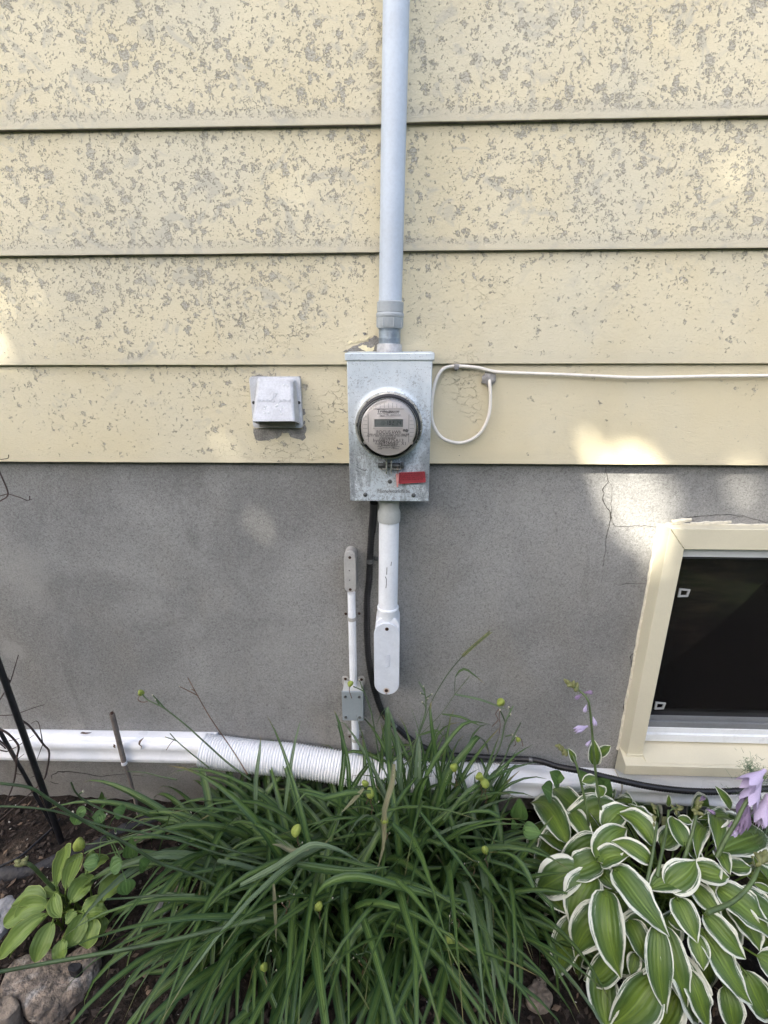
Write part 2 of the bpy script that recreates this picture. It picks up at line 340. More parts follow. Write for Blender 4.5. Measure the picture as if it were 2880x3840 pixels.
def room_mat():
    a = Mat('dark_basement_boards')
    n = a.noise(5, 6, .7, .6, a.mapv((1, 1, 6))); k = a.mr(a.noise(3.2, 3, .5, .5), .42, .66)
    return a.fin(a.mix(k, (.05, .036, .03), a.mix(a.mr(n, .35, .65), (.12, .075, .05), (.50, .34, .24))), .8, 0)  # lighter brown streaks in the colour stand in for reflections in the pane
MT = {
 'siding': siding_mat(), 'stucco': stucco_mat(), 'galv': galv_mat(), 'soil': soil_mat(),
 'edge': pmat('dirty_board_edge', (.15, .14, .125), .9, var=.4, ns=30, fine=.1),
 'bare': pmat('bare_grey_hardboard', (.27, .26, .24), .95, var=.25, ns=40, bump=.0015, bs=260, fine=.2),
 'chip': pmat('curled_cream_paint', (.77, .70, .47), .55, var=.08, ns=30),
 'crack': pmat('dark_crack', (.035, .033, .03), 1, var=.3, ns=60, fine=0),
 'trim': pmat('cream_trim_paint', (.60, .565, .43), .5, var=.04, ns=6, bump=.0002, bs=300, fine=.02),
 'caulk': pmat('old_caulk', (.66, .63, .52), .8, var=.12, ns=60, bump=.001, bs=120, dirt=(.5, (.25, .23, .19))),
 'upvc': pmat('white_sash_vinyl', (.70, .735, .76), .35, var=.03, ns=8, dirt=(.25, (.4, .4, .38)), fine=.02),
 'railgrey': pmat('grey_sash_rail', (.17, .185, .20), .45, var=.1, ns=9),
 'gasket': pmat('black_gasket', (.02, .02, .022), .6, fine=0),
 'clipgrey': pmat('grey_plastic_clip', (.38, .39, .40), .5, fine=0),
 'room': room_mat(),
 'screen': screen_mat(), 'pane': glass_mat('window_glass', (.9, .93, .92)), 'dome': glass_mat('meter_cover_glass', (.93, .925, .92), .015, 1.15),
 'conduit': pmat('blue_grey_conduit_pvc', (.50, .56, .64), .45, var=.05, ns=7, dirt=(.28, (.40, .43, .47)), fine=.03),
 'fitting': pmat('grey_pvc_fitting', (.37, .40, .42), .5, var=.07, ns=18, fine=.04),
 'steel': pmat('dull_steel_nipple', (.30, .35, .40), .42, .55, var=.25, ns=30, bump=.0003),
 'cast': pmat('cast_zinc_hub', (.42, .42, .42), .55, .35, var=.25, ns=60, bump=.0008, bs=250),
 'ringsteel': pmat('meter_ring_steel', (.62, .61, .57), .3, .8, var=.25, ns=25),
 'black': pmat('black_plastic', (.012, .012, .014), .45, fine=0),
 'bolt': pmat('weathered_bolt', (.09, .095, .095), .5, .5, var=.4, ns=80, fine=0),
 'dial': pmat('grey_meter_face', (.68, .65, .625), .5, var=.03, ns=20, fine=.0),
 'dialdark': pmat('meter_groove', (.16, .155, .15), .6, fine=0), 'dialtxt': pmat('meter_print', (.08, .075, .08), .6, fine=0),
 'sticker': pmat('pale_sticker', (.78, .76, .74), .5, var=.03, fine=0),
 'lcd': pmat('lcd_glass', (.19, .215, .21), .3, var=.05, fine=0), 'lcdseg': pmat('lcd_segment', (.035, .04, .045), .5, fine=0),
 'red': pmat('red_tag', (.36, .042, .055), .45, var=.08, ns=30), 'redtxt': pmat('tag_print', (.06, .01, .015), .6, fine=0),
 'pink': pmat('pink_seal', (.60, .27, .25), .4, var=.1, ns=60), 'wire': pmat('copper_wire', (.32, .25, .21), .4, .6, fine=0),
 'pvcwhite': pmat('white_pvc_pipe', (.78, .81, .85), .4, var=.03, ns=9, dirt=(.18, (.45, .46, .46)), fine=.03),
 'pvcgrey': pmat('pale_grey_pvc', (.43, .445, .43), .5, var=.06, ns=14, fine=.04),
 'jbox': pmat('blue_grey_box_pvc', (.27, .31, .33), .5, var=.05, ns=9, fine=.03), 'lbgrey': pmat('beige_grey_fitting', (.40, .395, .375), .5, var=.06, ns=18, fine=.05),
 'rusty': pmat('rusty_screw', (.045, .022, .014), .8, .2, var=.5, ns=200, fine=0),
 'screw': pmat('grey_screw', (.2, .2, .2), .4, .8, var=.3, ns=200, fine=0),
 'armour': pmat('black_cable_jacket', (.010, .010, .012), .42, var=.3, ns=60, fine=0),
 'clamp': pmat('dull_clamp', (.13, .135, .14), .5, .5, var=.4, ns=90, fine=0),
 'vent': pmat('chalky_grey_vent', (.53, .545, .57), .6, var=.10, ns=26, bump=.0003, bs=200, dirt=(.35, (.74, .75, .76)), fine=.07),
 'ventin': pmat('vent_flap', (.33, .31, .28), .7, var=.15, ns=30),
 'cable': pmat('white_coax_cable', (.74, .70, .63), .45, var=.05, ns=30, fine=.03), 'putty': pmat('grey_putty', (.30, .29, .28), .9, var=.3, ns=60, bump=.003, bs=90),
 'spout': pmat('white_downspout_paint', (.86, .88, .91), .32, var=.02, ns=5, dirt=(.12, (.5, .5, .47)), fine=.015),
 'hose': pmat('white_corrugated_hose', (.86, .87, .88), .4, var=.03, ns=9, dirt=(.15, (.5, .5, .46)), fine=.02),
 'stake': pmat('black_stake_coating', (.010, .010, .012), .4, var=.4, ns=60, fine=.0), 'cane': pmat('grey_weathered_cane', (.17, .145, .125), .8, var=.25, ns=40, bump=.0006),
 'string': pmat('white_string', (.7, .7, .72), .8), 'twig': pmat('dry_twig', (.05, .034, .03), .8, var=.5, ns=30, fine=0),
 'edging': pmat('black_plastic_edging', (.010, .010, .013), .6, var=.3, ns=20, bump=.006, bs=40, fine=0),
 'rock': pmat('pitted_limestone', (.25, .20, .155), .92, var=.45, ns=12, bump=.016, bs=55, dirt=(.85, (.43, .40, .36)), fine=.35),
 'rock2': pmat('tan_stone', (.27, .22, .17), .9, var=.3, ns=12, bump=.006, bs=70, dirt=(.5, (.15, .12, .10)), fine=.2),
 'rock3': pmat('blue_grey_stone', (.22, .225, .235), .9, var=.25, ns=14, bump=.005, bs=70, fine=.2),
 'mulch': pmat('bark_mulch', (.036, .026, .020), .9, var=.6, ns=50, fine=0), 'litter': pmat('pale_leaf_litter', (.115, .08, .055), .9, var=.5, ns=60, fine=0),
 'perlite': pmat('white_specks', (.55, .53, .48), .9, var=.3, ns=90, fine=0),
 'daylily': leaf_mat('daylily_leaf', (.130, .212, .052), (.034, .080, .025), tipcol=.8, spots=.6, glauc=.7, vein=4, amt=.6, trans=.25, rough=.36, bump=.0006),
 'daylily_dry': leaf_mat('dry_daylily_leaf', (.30, .27, .17), (.17, .19, .10), vein=6, amt=.8, trans=.2, rough=.7),
 'hosta': leaf_mat('variegated_hosta_leaf', (.165, .25, .036), (.052, .108, .034), (.80, .82, .70), .0, .6, margin=.79, tip=.32, vein=7, amt=.5, width_edge=.06, trans=.2, rough=.4, streak=1, streak_col=(.19, .26, .17), bump=.0011),
 'hosta2': leaf_mat('yellow_edged_hosta_leaf', (.215, .31, .062), (.135, .21, .05), (.30, .38, .10), .0, .5, margin=.92, tip=.1, vein=6, amt=.4, width_edge=.08, trans=.22, rough=.45, bump=.0006),
 'weedleaf': leaf_mat('weed_leaf', (.12, .22, .06), (.075, .15, .042), vein=5, amt=.4, trans=.25, rough=.5),
 'stem': pmat('green_stem', (.075, .115, .040), .5, var=.35, ns=30, fine=0), 'scape': pmat('daylily_stalk', (.050, .085, .032), .55, var=.35, ns=20, fine=0),
 'stub': pmat('pale_stub', (.5, .47, .36), .7, fine=0), 'pod': pmat('yellow_green_pod', (.25, .31, .055), .45, var=.2, ns=60, bump=.001, bs=150, fine=0),
 'wither': pmat('withered_flower', (.10, .055, .032), .8, var=.5, ns=80, fine=0),
 'bud': pmat('olive_bud', (.16, .17, .065), .6, var=.4, ns=120, fine=0), 'lilac': pmat('lilac_petal', (.46, .39, .57), .55, var=.2, ns=60, dirt=(.5, (.62, .57, .70)), fine=0),
 'lilac_dry': pmat('withered_lilac_petal', (.22, .16, .27), .6, var=.3, ns=60, fine=0), 'fern': pmat('feathery_green', (.10, .16, .085), .6, var=.3, ns=40, fine=0),
 'bark': pmat('tree_bark', (.09, .07, .055), .95, var=.4, ns=8, bump=.01, bs=20), 'treeleaf': pmat('tree_leaf', (.05, .095, .03), .55, var=.35, ns=2, fine=0),
 'hedgeleaf': pmat('dark_hedge_leaf', (.035, .048, .028), .7, var=.4, ns=3, fine=0),
 'lawn': pmat('lawn_green', (.065, .105, .030), .95, var=.35, ns=1.5, bump=.02, bs=60, fine=.1),
}

# ------------------------------------------------------------------ ground
def sheet(name, x0, x1, y0, y1, nx, ny, hf, m, smooth=True):
    vs_ = []; fs = []
    for j in range(ny+1):
        for i in range(nx+1):
            x = x0+(x1-x0)*i/nx; y = y0+(y1-y0)*j/ny; vs_.append((x, y, hf(x, y)))
    for j in range(ny):
        for i in range(nx): a = j*(nx+1)+i; fs.append((a, a+1, a+nx+2, a+nx+1))
    mb = MB(); mb.add(vs_, fs); return mb.build(name, m, smooth=180)
tag(sheet('lawn', -90, 90, -110, 60, 60, 60, lambda x, y: -.05, MT['lawn']), kind='structure')
def soil_h(x, y):
    e = min(1, max(0, (y + 1.5) / .25))
    return -.06*(1-e) + e*(.022*mnoise.noise((x*4, y*4, 1)) + .014*mnoise.noise((x*13, y*13, 5)) + .008*mnoise.noise((x*38, y*38, 9)) + .005*mnoise.noise((x*80, y*80, 2)))
tag(sheet('soil', -5.2, 5.2, -1.5, .06, 520, 110, soil_h, MT['soil']), kind='structure')

# ------------------------------------------------------------------ house
house = thing('house', (0, 0.1, 0), 'cream house wall with peeling lap siding above a grey parged foundation', 'house')
SY = -.029
lines = [[(0,488),(700,477),(1428,465.6),(1529,459),(2880,432.6)], [(0,960),(1419,946.6),(1516,941),(2880,929.5)],
         [(0,1370),(1300,1368),(1625,1364),(2880,1363.5)], [(0,1732),(1300,1737.6),(1612,1738.6),(2880,1746)]]
zl = []
for L in lines:
    pts = [W(px, py, SY) for px, py in L]; zl.append(([p.x for p in pts], [p.z for p in pts]))
def zline(i, x):
    if i < 0: return zline(0, x) - .0025*math.sin(x*1.7+i) - .276*i
    return float(np.interp(x, zl[i][0], zl[i][1]))
X0, X1 = -5.0, 5.0
for i in range(3, -4, -1):
    mb = MB(); n = 140; uvs = []
    for k in range(n+1):
        x = X0+(X1-X0)*k/n
        zb = zline(i, x) + .0006*mnoise.noise((x*9, i*3.3, 0)); zt = zline(i-1, x) + .024
        yb = SY + .0012*mnoise.noise((x*3, i*7.7, 2))
        prof = [(yb+.0145, zb+.0005, 0), (yb+.0012, zb, 0), (yb, zb+.0012, .005), (yb+.0025, zb+(zt-zb)*.18, .18), (yb+.007, zb+(zt-zb)*.5, .5), (-.0150, zt, 1), (-.001, zt, 1), (-.001, zb+.01, 0)]
        mb.v += [V((x, a, b)) for a, b, c in prof]; uvs += [(x, c) for a, b, c in prof]
    m_ = 8
    for k in range(n):
        for j in range(m_): mb.f.append((k*m_+j, (k+1)*m_+j, (k+1)*m_+(j+1) % m_, k*m_+(j+1) % m_))
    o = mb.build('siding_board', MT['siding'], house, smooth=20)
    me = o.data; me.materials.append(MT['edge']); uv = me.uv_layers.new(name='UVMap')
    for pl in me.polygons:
        if pl.normal.z < -.9: pl.material_index = 1  # faces turned down take the darker edge colour
    for lp in me.loops: uv.data[lp.index].uv = uvs[lp.vertex_index]
zbot = zline(3, 0)
def surf(x, z):                              # y of the siding face at a height
    for i in range(3, -4, -1):
        zb, zt = zline(i, x), zline(i-1, x)
        if z <= zt or i == -3:
            t = (z-zb)/(zt+.024-zb); return float(np.interp(t, [0, .18, .5, 1], [SY, SY+.0025, SY+.007, -.0150]))
# window opening
wl = W(2530, 2000, 0).x; WLX = W(2470, 1973, 0).x
wx0 = .5*(W(2470,1973,0).x + W(2309,2852,0).x); wx1 = wx0 + .90
wz1 = W(2880, 1967, 0).z; wz0 = W(2344, 2885, 0).z + .0
fw = MB()
fw.box((X0, 0, -.4), (wx0+.02, .2, zbot+.05)); fw.box((wx1-.02, 0, -.4), (X1, .2, zbot+.05))
fw.box((wx0+.02, 0, -.4), (wx1-.02, .2, wz0+.02)); fw.box((wx0+.02, 0, wz1-.02), (wx1-.02, .2, zbot+.05))
fw.build('foundation', MT['stucco'], house, smooth=None)
# upper wall behind the siding
MB().box((X0, 0, zbot+.052), (X1, .2, 3.2)).build('wall', MT['bare'], house, smooth=None)
def crack(pts, wd=.0022, y=-.0009):
    P = [W(a, b, 0) for a, b in pts]; Q = []
    for i in range(len(P)-1):
        for k in range(5):
            p = P[i].lerp(P[i+1], k/5); j = .004
            Q.append(p + V((mnoise.noise(p*60)*j, 0, mnoise.noise(p*60+V((9,9,9)))*j)))
    Q.append(P[-1]); n = len(Q); mb = MB(); top = []; bot = []
    for i, p in enumerate(Q):
        t = (Q[min(i+1, n-1)]-Q[max(i-1, 0)]).normalized(); s = V((-t.z, 0, t.x))
        ww = wd*(.35+.9*abs(mnoise.noise(p*90)))*min(1, .4+2*min(i, n-1-i)/n)
        top.append(p+s*ww); bot.append(p-s*ww)
    vs_ = []
    for a, b in zip(top, bot): vs_ += [V((a.x, y, a.z)), V((b.x, y, b.z)), V((a.x, .001, a.z)), V((b.x, .001, b.z))]
    fs = []
    for i in range(n-1):
        a = i*4; fs += [(a, a+4, a+5, a+1), (a, a+2, a+6, a+4), (a+1, a+5, a+7, a+3)]
    mb.add(vs_, fs); return mb.build('crack', MT['crack'], house, smooth=None)
z5 = lambda pts: [(2200+a/1.7015, 1700+b/1.7015) for a, b in pts]
crack(z5([(122,85),(135,175),(105,230),(105,300),(125,350),(152,378),(150,430),(135,500),(120,570)]), .002)
crack(z5([(135,175),(160,205),(165,280),(155,350),(160,440),(185,462),(240,465),(350,462),(455,470)]), .0009)
crack(z5([(120,570),(115,640),(105,720)]), .001); crack(z5([(210,838),(260,832),(390,832)]), .0015)
crack(z5([(300,1275),(278,1300),(290,1380)]), .0022); crack(z5([(240,1600),(235,1660)]), .004); crack(z5([(220,1770),(205,1830)]), .004)
crack(z5([(560,445),(640,410),(860,390),(1000,400),(1157,445)]), .0013)
z3 = lambda pts: [(a/2.765, 2500+b/2.765) for a, b in pts]
crack(z3([(540,1165),(535,1130),(600,1090),(700,1085),(860,1105),(1060,1135),(1300,1110)]), .0028); crack(z3([(310,1150),(370,1130),(440,1125)]), .0014)
crack(z3([(1380,1125),(1500,1135)]), .0014); crack(z3([(520,1195),(610,1215)]), .0015)
# bare patches where paint has come off, with curled flakes
def patch(pts, y, depth, m, name='bare_patch', jag=.003):
    c_ = sum((W(a, b, SY) for a, b in pts), V())/len(pts); lift = .0022 if name == 'paint_flake' else .0007
    y = min(surf(W(a, b, SY).x, W(a, b, SY).z) for a, b in pts)-lift; depth = .009 if lift < .001 else .0014
    P = []; n = len(pts)
    for i in range(n):
        a = W(*pts[i], y); b = W(*pts[(i+1) % n], y)
        for k in range(4):
            p = a.lerp(b, k/4); P.append(p+V((mnoise.noise(p*130)*jag*2, 0, mnoise.noise(p*130+V((5,5,5)))*jag*2)))
    return MB().prism(P, (0, depth, 0)).build(name, m, house, smooth=None)
zv = lambda pts: [(850+a/4.1475, 1350+b/4.1475) for a, b in pts]
patch(zv([(410,1070),(1190,1060),(1225,1000),(1225,1130),(1220,1220),(1160,1250),(1040,1210),(955,1165),(940,1130),(870,1130),(790,1215),(640,1235),(510,1255),(430,1225),(415,1150)]), -.0335, .004, MT['bare'])
patch(zv([(1175,740),(1205,750),(1215,850),(1185,860)]), -.0312, .006, MT['bare']); patch(zv([(1195,930),(1220,960),(1225,1010),(1185,1000)]), -.0312, .006, MT['bare'])
patch(zv([(380,245),(630,240),(630,262),(385,268)]), -.0275, .006, MT['bare']); patch(zv([(1110,240),(1160,270),(1155,330),(1130,300)]), -.0275, .006, MT['bare'])
zb_ = lambda pts: [(1200+a/2.37, 1050+b/2.37) for a, b in pts]
patch(zb_([(210,640),(270,590),(350,565),(430,540),(470,512),(530,500),(530,640)]), -.0335, .004, MT['bare'], jag=.005)
patch(zb_([(370,475),(410,470),(420,485),(395,495)]), -.0315, .004, MT['bare']); patch(zb_([(770,638),(850,628),(915,640),(900,648),(770,648)]), -.0335, .004, MT['bare'])
for pts in ([(345,590),(400,570),(440,600),(480,590),(495,620),(440,640),(375,625)], [(255,572),(330,548),(440,520),(445,500),(340,540),(250,560)]):
    patch(zb_(pts), -.0375, .0025, MT['chip'], 'paint_flake', .004)
for cx, cy in ((470,1290),(650,1255),(780,1260),(1130,1330),(1500,1510),(1290,1545),(800,1580)):
    patch(zv([(cx-18,cy-8),(cx+14,cy-14),(cx+22,cy+8),(cx-10,cy+12)]), -.0335, .003, MT['bare'] if cx % 3 else MT['chip'], 'bare_patch', .004)
for cx, cy in ((160,905),(190,950),(180,1150),(195,1300),(180,1465),(20,1577),(215,1180),(165,1500)):
    patch(zb_([(cx-14,cy-6),(cx+12,cy-9),(cx+26,cy+3),(cx+4,cy+4)]), -.0325, .003, MT['bare'], 'bare_patch', .004)
# horizontal scratch in the lowest board
# ---- basement window
CY = -.045                                     # front plane of the casing
ol_t = W(2511.5, 1982, CY); ol_b = W(2344, 2875, CY); il_t = W(2576, 2061, CY); il_b = W(2420, 2735, CY)
xo = .5*(ol_t.x+ol_b.x); xi = .5*(il_t.x+il_b.x); zt_o = ol_t.z; zt_i = il_t.z
wall_x = wx0; wall_zt = W(2700, 1968, 0).z
sill_y = -.085; zs_f = W(2600, 2876, sill_y).z; zs_fb = W(2600, 2911, sill_y).z
INY = -.006                                    # plane of the sash front
zs_b = W(2600, 2783, INY).z
xr_i = xi + .70; xr_o = xr_i + (xi - xo); wall_xr = xr_o + (xo - wall_x)
win = MB()
sx0, sx1, sz0, sz1 = xi+.001, xr_i-.001, zs_b, zt_i
win.box((sx0, INY, sz0), (sx1, .05, W(2600,2757,INY).z))
window = win.build('basement_window', MT['upvc'], house, smooth=None, bevel=.0015)
window['label'] = 'white sash behind dark insect screen in cream casing'
def sub(mb, name, m, bevel=.0, smooth=None): return mb.build(name, m, window, smooth=smooth, bevel=bevel)
sub(MB().box((sx0, INY+.004, W(2600,2089,INY+.004).z), (sx1, .05, sz1-.0005)), 'sash_head', MT['upvc'], .0015)
sub(MB().box((sx0, INY+.008, W(2600,2757,INY).z+.0004), (sx1, .05, W(2600,2731,INY+.008).z)), 'sash_track', MT['upvc'], .0015)
# casing boards with a sloped outer return and mitred corner
lc = MB(); zb_c = zs_f + .004
lc.hexa([(wall_x, -.0005, zb_c-.02), (xo, CY, zb_c), (xi, CY, zb_c), (xi, .05, zb_c), (wall_x, -.0005, wall_zt), (xo, CY, zt_o), (xi, CY, zt_i), (xi, .05, zt_i)])
sub(lc, 'casing_board', MT['trim'], .002)
tc = MB(); g = .0012
tc.hexa([(wall_x+g, -.0005, wall_zt), (xo+g, CY, zt_o), (xi+g, CY, zt_i), (xi+g, .05, zt_i), (wall_xr-g, -.0005, wall_zt), (xr_o-g, CY, zt_o), (xr_i-g, CY, zt_i), (xr_i-g, .05, zt_i)])
sub(tc, 'casing_board', MT['trim'], .002)
rc = MB(); rc.hexa([(xr_i, .05, zb_c), (xr_i, CY, zb_c), (xr_o, CY, zb_c), (wall_xr, -.0005, zb_c-.02), (xr_i, .05, zt_i), (xr_i, CY, zt_i), (xr_o, CY, zt_o), (wall_xr, -.0005, wall_zt)])
sub(rc, 'casing_board', MT['trim'], .002)
sb = MB(); xs0 = W(2344, 2880, sill_y).x; xs1 = xr_o + (xo-xs0); xw0 = W(2309, 2852, 0).x; zw_ = W(2309, 2852, 0).z
zsl = zb_c - .004
sb.hexa([(xw0, -.001, zw_-.035), (xs0, sill_y, zs_fb), (xs1, sill_y, zs_fb), (xs1+.03, -.001, zw_-.035), (xw0, -.001, zsl+.004), (xs0, sill_y, zs_f-.0005), (xs1, sill_y, zs_f-.0005), (xs1+.03, -.001, zsl+.004)])
sub(sb, 'sill', MT['trim'], .003)
st_ = MB(); st_.hexa([(xi+.001, sill_y+.012, zs_f-.004), (xr_i-.001, sill_y+.012, zs_f-.004), (xr_i-.001, .05, zs_b-.012), (xi+.001, .05, zs_b-.012), (xi+.001, sill_y+.012, zs_f+.0015), (xr_i-.001, sill_y+.012, zs_f+.0015), (xr_i-.001, .05, zs_b-.002), (xi+.001, .05, zs_b-.002)])
sub(st_, 'sill_board', MT['trim'], .001)
lipm = MB().box((W(2344,2862,CY-.004).x, CY-.004, zb_c-.003), (xi+.001, CY+.001, zb_c+.005)); sub(lipm, 'casing_lip', MT['trim'], .001)
zr0 = W(2600, 2731, .004).z; zr1 = W(2600, 2690, .006).z
rl = MB().box((sx0+.003, .004, zr0), (sx1-.003, .05, zr0+(zr1-zr0)*.55)).box((sx0+.003, .011, zr0+(zr1-zr0)*.55+.002), (sx1-.003, .05, zr1)); sub(rl, 'lower_rail', MT['railgrey'], .001)
sub(MB().box((sx0+.002, .0025, zr0-.003), (sx1-.002, .05, zr0-.0005)), 'gasket', MT['gasket'])
zscr = W(2600, 2093, .012).z
sub(MB().box((sx0+.004, .014, zr0), (sx1-.004, .0145, zscr)), 'insect_screen', MT['screen'])
fr_ = MB(); fr_.box((sx0+.001, .006, zr0), (sx0+.004, .02, zscr+.004)); fr_.box((sx0+.004, .006, zscr), (sx1-.004, .02, zscr+.004)); sub(fr_, 'screen_frame', MT['gasket'])
sub(MB().box((sx0+.004, .034, zr0), (sx1-.004, .037, zscr)), 'pane', MT['pane'])
for (a, b) in ((2565, 2224), (2475, 2647)):
    p = W(a, b, .006); mb = MB(); s = .017
    q = [V((p.x-s, .004, p.z-.014)), V((p.x+s*.8, .004, p.z-.012)), V((p.x+s, .004, p.z+.013)), V((p.x-s, .004, p.z+.016))]
    c = sum(q, V())/4
    for i in range(4):
        a0, a1 = q[i], q[(i+1) % 4]; b0 = c+(a0-c)*.62; b1 = c+(a1-c)*.62
        mb.prism([a0, a1, b1, b0], (0, .004, 0))
    sub(mb, 'screen_clip', MT['clipgrey'])
# dark room behind
rm = MB(); rm.box((wx0-.3, .235, wz0-.5), (wx1+.3, .25, wz1+.3)); rm.box((wx0-.3, .2, wz0-.52), (wx1+.3, .9, wz0-.5)); rm.box((wx0-.32, .2, wz0-.5), (wx0-.3, .9, wz1+.3)); rm.box((wx1+.3, .2, wz0-.5), (wx1+.32, .9, wz1+.3)); rm.box((wx0-.3, .2, wz1+.3), (wx1+.3, .9, wz1+.32))
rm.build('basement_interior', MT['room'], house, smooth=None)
# caulk bead round the casing
def bead(p0, p1, r, n=40):
    P = [p0.lerp(p1, k/n) for k in range(n+1)]
    P = [p+V((mnoise.noise(p*50)*.003, 0, mnoise.noise(p*50+V((3,3,3)))*.003)) for p in P]
    return MB().tube(P, [r*(.6+.8*abs(mnoise.noise(p*35))) for p in P], 6)
bead(V((wall_x-.001, -.001, zb_c-.02)), V((wall_x-.001, -.001, wall_zt)), .006).build('caulk', MT['caulk'], house)
bead(V((wall_x+.02, -.001, wall_zt+.002)), V((wall_xr, -.001, wall_zt+.002)), .004).build('caulk', MT['caulk'], house)
bead(W(2515, 1957, 0), W(2590, 1948, 0), .010, 16).build('caulk', MT['caulk'], house); bead(W(2590, 1962, 0), W(2740, 1957, 0), .006, 24).build('caulk', MT['caulk'], house)

# ------------------------------------------------------------------ service conduit above the meter
cy = -.078
def cpt(a, b, c): return W(.5*(a+b), c, cy)
P0 = W(1487, -700, cy); P0 = W(1486, 0, cy)
Pb = cpt(1420.7, 1507, 1122); dirc = (P0-Pb).normalized(); r_c = (W(1507, 1122, cy).x-W(1420.7, 1122, cy).x)/2
svc = thing('conduit', (Pb.x, cy, 1.67), 'tall blue-grey conduit rising from the top of the meter box', 'conduit')
Ptop = Pb + dirc*1.5
def cz(py): return (W(1464, py, cy-.03)).z
def on(z): return Pb + dirc*((z-Pb.z)/dirc.z)
MB().lathe([(r_c, 0), (r_c, (Ptop-Pb).length+.02)], Pb-dirc*.02, dirc, 40).build('pipe', MT['conduit'], svc)
z_c0, z_b0, z_b1, z_f0, z_n0, z_h0 = cz(1124), cz(1168), cz(1189), cz(1229), cz(1288), cz(1322)
rr = r_c*1.15
MB().lathe([(rr*.93, 0), (rr, .001), (rr*1.01, z_c0-z_b0-.003), (r_c*1.02, z_c0-z_b0)], on(z_b0), dirc, 40).build('coupling', MT['fitting'], svc)
mb = MB().lathe([(rr*1.0, 0), (rr*1.06, .003), (rr*1.06, z_b0-z_b1-.003), (rr*1.0, z_b0-z_b1)], on(z_b1), dirc, 40); mb.build('collar', MT['fitting'], svc)
mb = MB().lathe([(rr*.93, 0), (rr*.99, .004), (rr*1.02, z_b1-z_f0)], on(z_f0), dirc, 40)
for k in range(8):
    a = 2*PI*k/8+.3; c = on(z_f0)+V((math.cos(a)*rr*1.0, math.sin(a)*rr*1.0, .003)); mb.tube([c, c+dirc*(z_b1-z_f0-.003)], .0022, 6)
mb.build('adapter', MT['fitting'], svc)
prof = [];
H = z_f0-z_n0
for k in range(60):
    h = H*k/59; th = (k % 4 < 2) and (k < 22 or k > 48); prof.append((r_c*(.985 if th else .955 if (k < 22 or k > 48) else .97), h))
MB().lathe(prof, on(z_n0), dirc, 32).build('threaded_nipple', MT['steel'], svc, smooth=25)
MB().lathe([(r_c*1.16, -.004), (r_c*1.14, .004), (r_c*1.12, z_n0-z_h0-.004), (r_c*1.06, z_n0-z_h0)], on(z_h0), dirc, 36).build('hub', MT['cast'], svc)

# ------------------------------------------------------------------ meter box
BF, BB = -.128, -.0335
bx0 = .5*(W(1299,1354,BF).x + W(1314,1880,BF).x); bx1 = .5*(W(1620.7,1353,BF).x+W(1608.4,1880,BF).x)
bz1 = W(1460, 1352, BF).z; bz0 = W(1460, 1880, BF).z; lz1 = W(1460, 1323, BF-.004).z
box = thing('meter_box', (.5*(bx0+bx1), BB, bz0), 'speckled galvanised steel box holding the round meter', 'meter box')
MB().box((bx0, BF, bz0), (bx1, BB, bz1+.005)).build('body', MT['galv'], box, smooth=None, bevel=.0025)
ld = MB(); e = .0045
ld.hexa([(bx0-e, BF-.004, bz1), (bx1+e, BF-.004, bz1), (bx1+e, BB+.001, bz1), (bx0-e, BB+.001, bz1), (bx0-e, BF-.004, lz1), (bx1+e, BF-.004, lz1), (bx1+e, BB+.001, lz1+.006), (bx0-e, BB+.001, lz1+.006)])
ld.build('lid', MT['galv'], box, smooth=None, bevel=.0025)
MC = W(1458, 1598.5, BF-.018); MR = .5*(W(1585.5,1598,BF-.018).x-W(1331.5,1598,BF-.018).x)
MB().lathe([(MR+.0165, 0), (MR+.010, -.0006), (MR+.005, -.0012), (MR-.005, -.005)], V((MC.x, BF+.0004, MC.z)), (0, 1, 0), 64, caps=False).build('embossed_ring', MT['galv'], box, smooth=60)
for px, py in ((1370, 1855), (1551, 1857), (1462, 1806)):
    p = W(px, py, BF); MB().lathe([(.0060, 0), (.0055, .0022), (.003, .0034), (.0005, .0036)], p, (0, -1, 0), 12).build('screw', MT['bolt'], box)
p = W(1476, 1842, BF-.0006); text('Microlectric® bs', .013, p, MT['dialdark'], box, ext=.0004)
for pts in ([(1340,1752),(1358,1762),(1374,1765)], [(1335,1762),(1345,1770)], [(1338,1740),(1341,1745)]):
    MB().tube([W(a, b, BF-.0003) for a, b in pts], .0008, 5).build('scratch', MT['bolt'], box)
# ------------------------------------------------------------------ electric meter
met = thing('electric_meter', (MC.x, BF, MC.z), 'round electric meter with clear cover and digital display on steel box', 'electric meter')
A = (0, -1, 0)
MB().lathe([(MR-.008, 0), (MR-.001, 0), (MR, .003), (MR, .015), (MR-.002, .0185), (MR-.006, .019), (MR-.007, .010)], V((MC.x, BF-.0005, MC.z)), A, 72, caps=False).build('ring_clamp', MT['ringsteel'], met, smooth=40)
MB().lathe([(MR-.0065, .010), (MR-.006, .022), (MR-.0115, .026), (MR-.0135, .024), (MR-.0145, .008), (.060, .006)], V((MC.x, BF-.0005, MC.z)), A, 72, caps=False).build('gasket', MT['black'], met, smooth=40)
FY = BF-.055                                   # dial face plane
FC = W(1456.8, 1606.5, FY); FR = .5*(W(1456.8+103, 1606, FY).x-W(1456.8-103, 1606, FY).x)
MB().lathe([(FR*1.0, -.045), (FR*1.015, -.012), (FR, 0), (FR*.985, .0015), (FR*.96, .0018), (FR*.95, .0006), (FR*.94, 0.0006)], FC, A, 72).build('dial_face', MT['dial'], met, smooth=40)
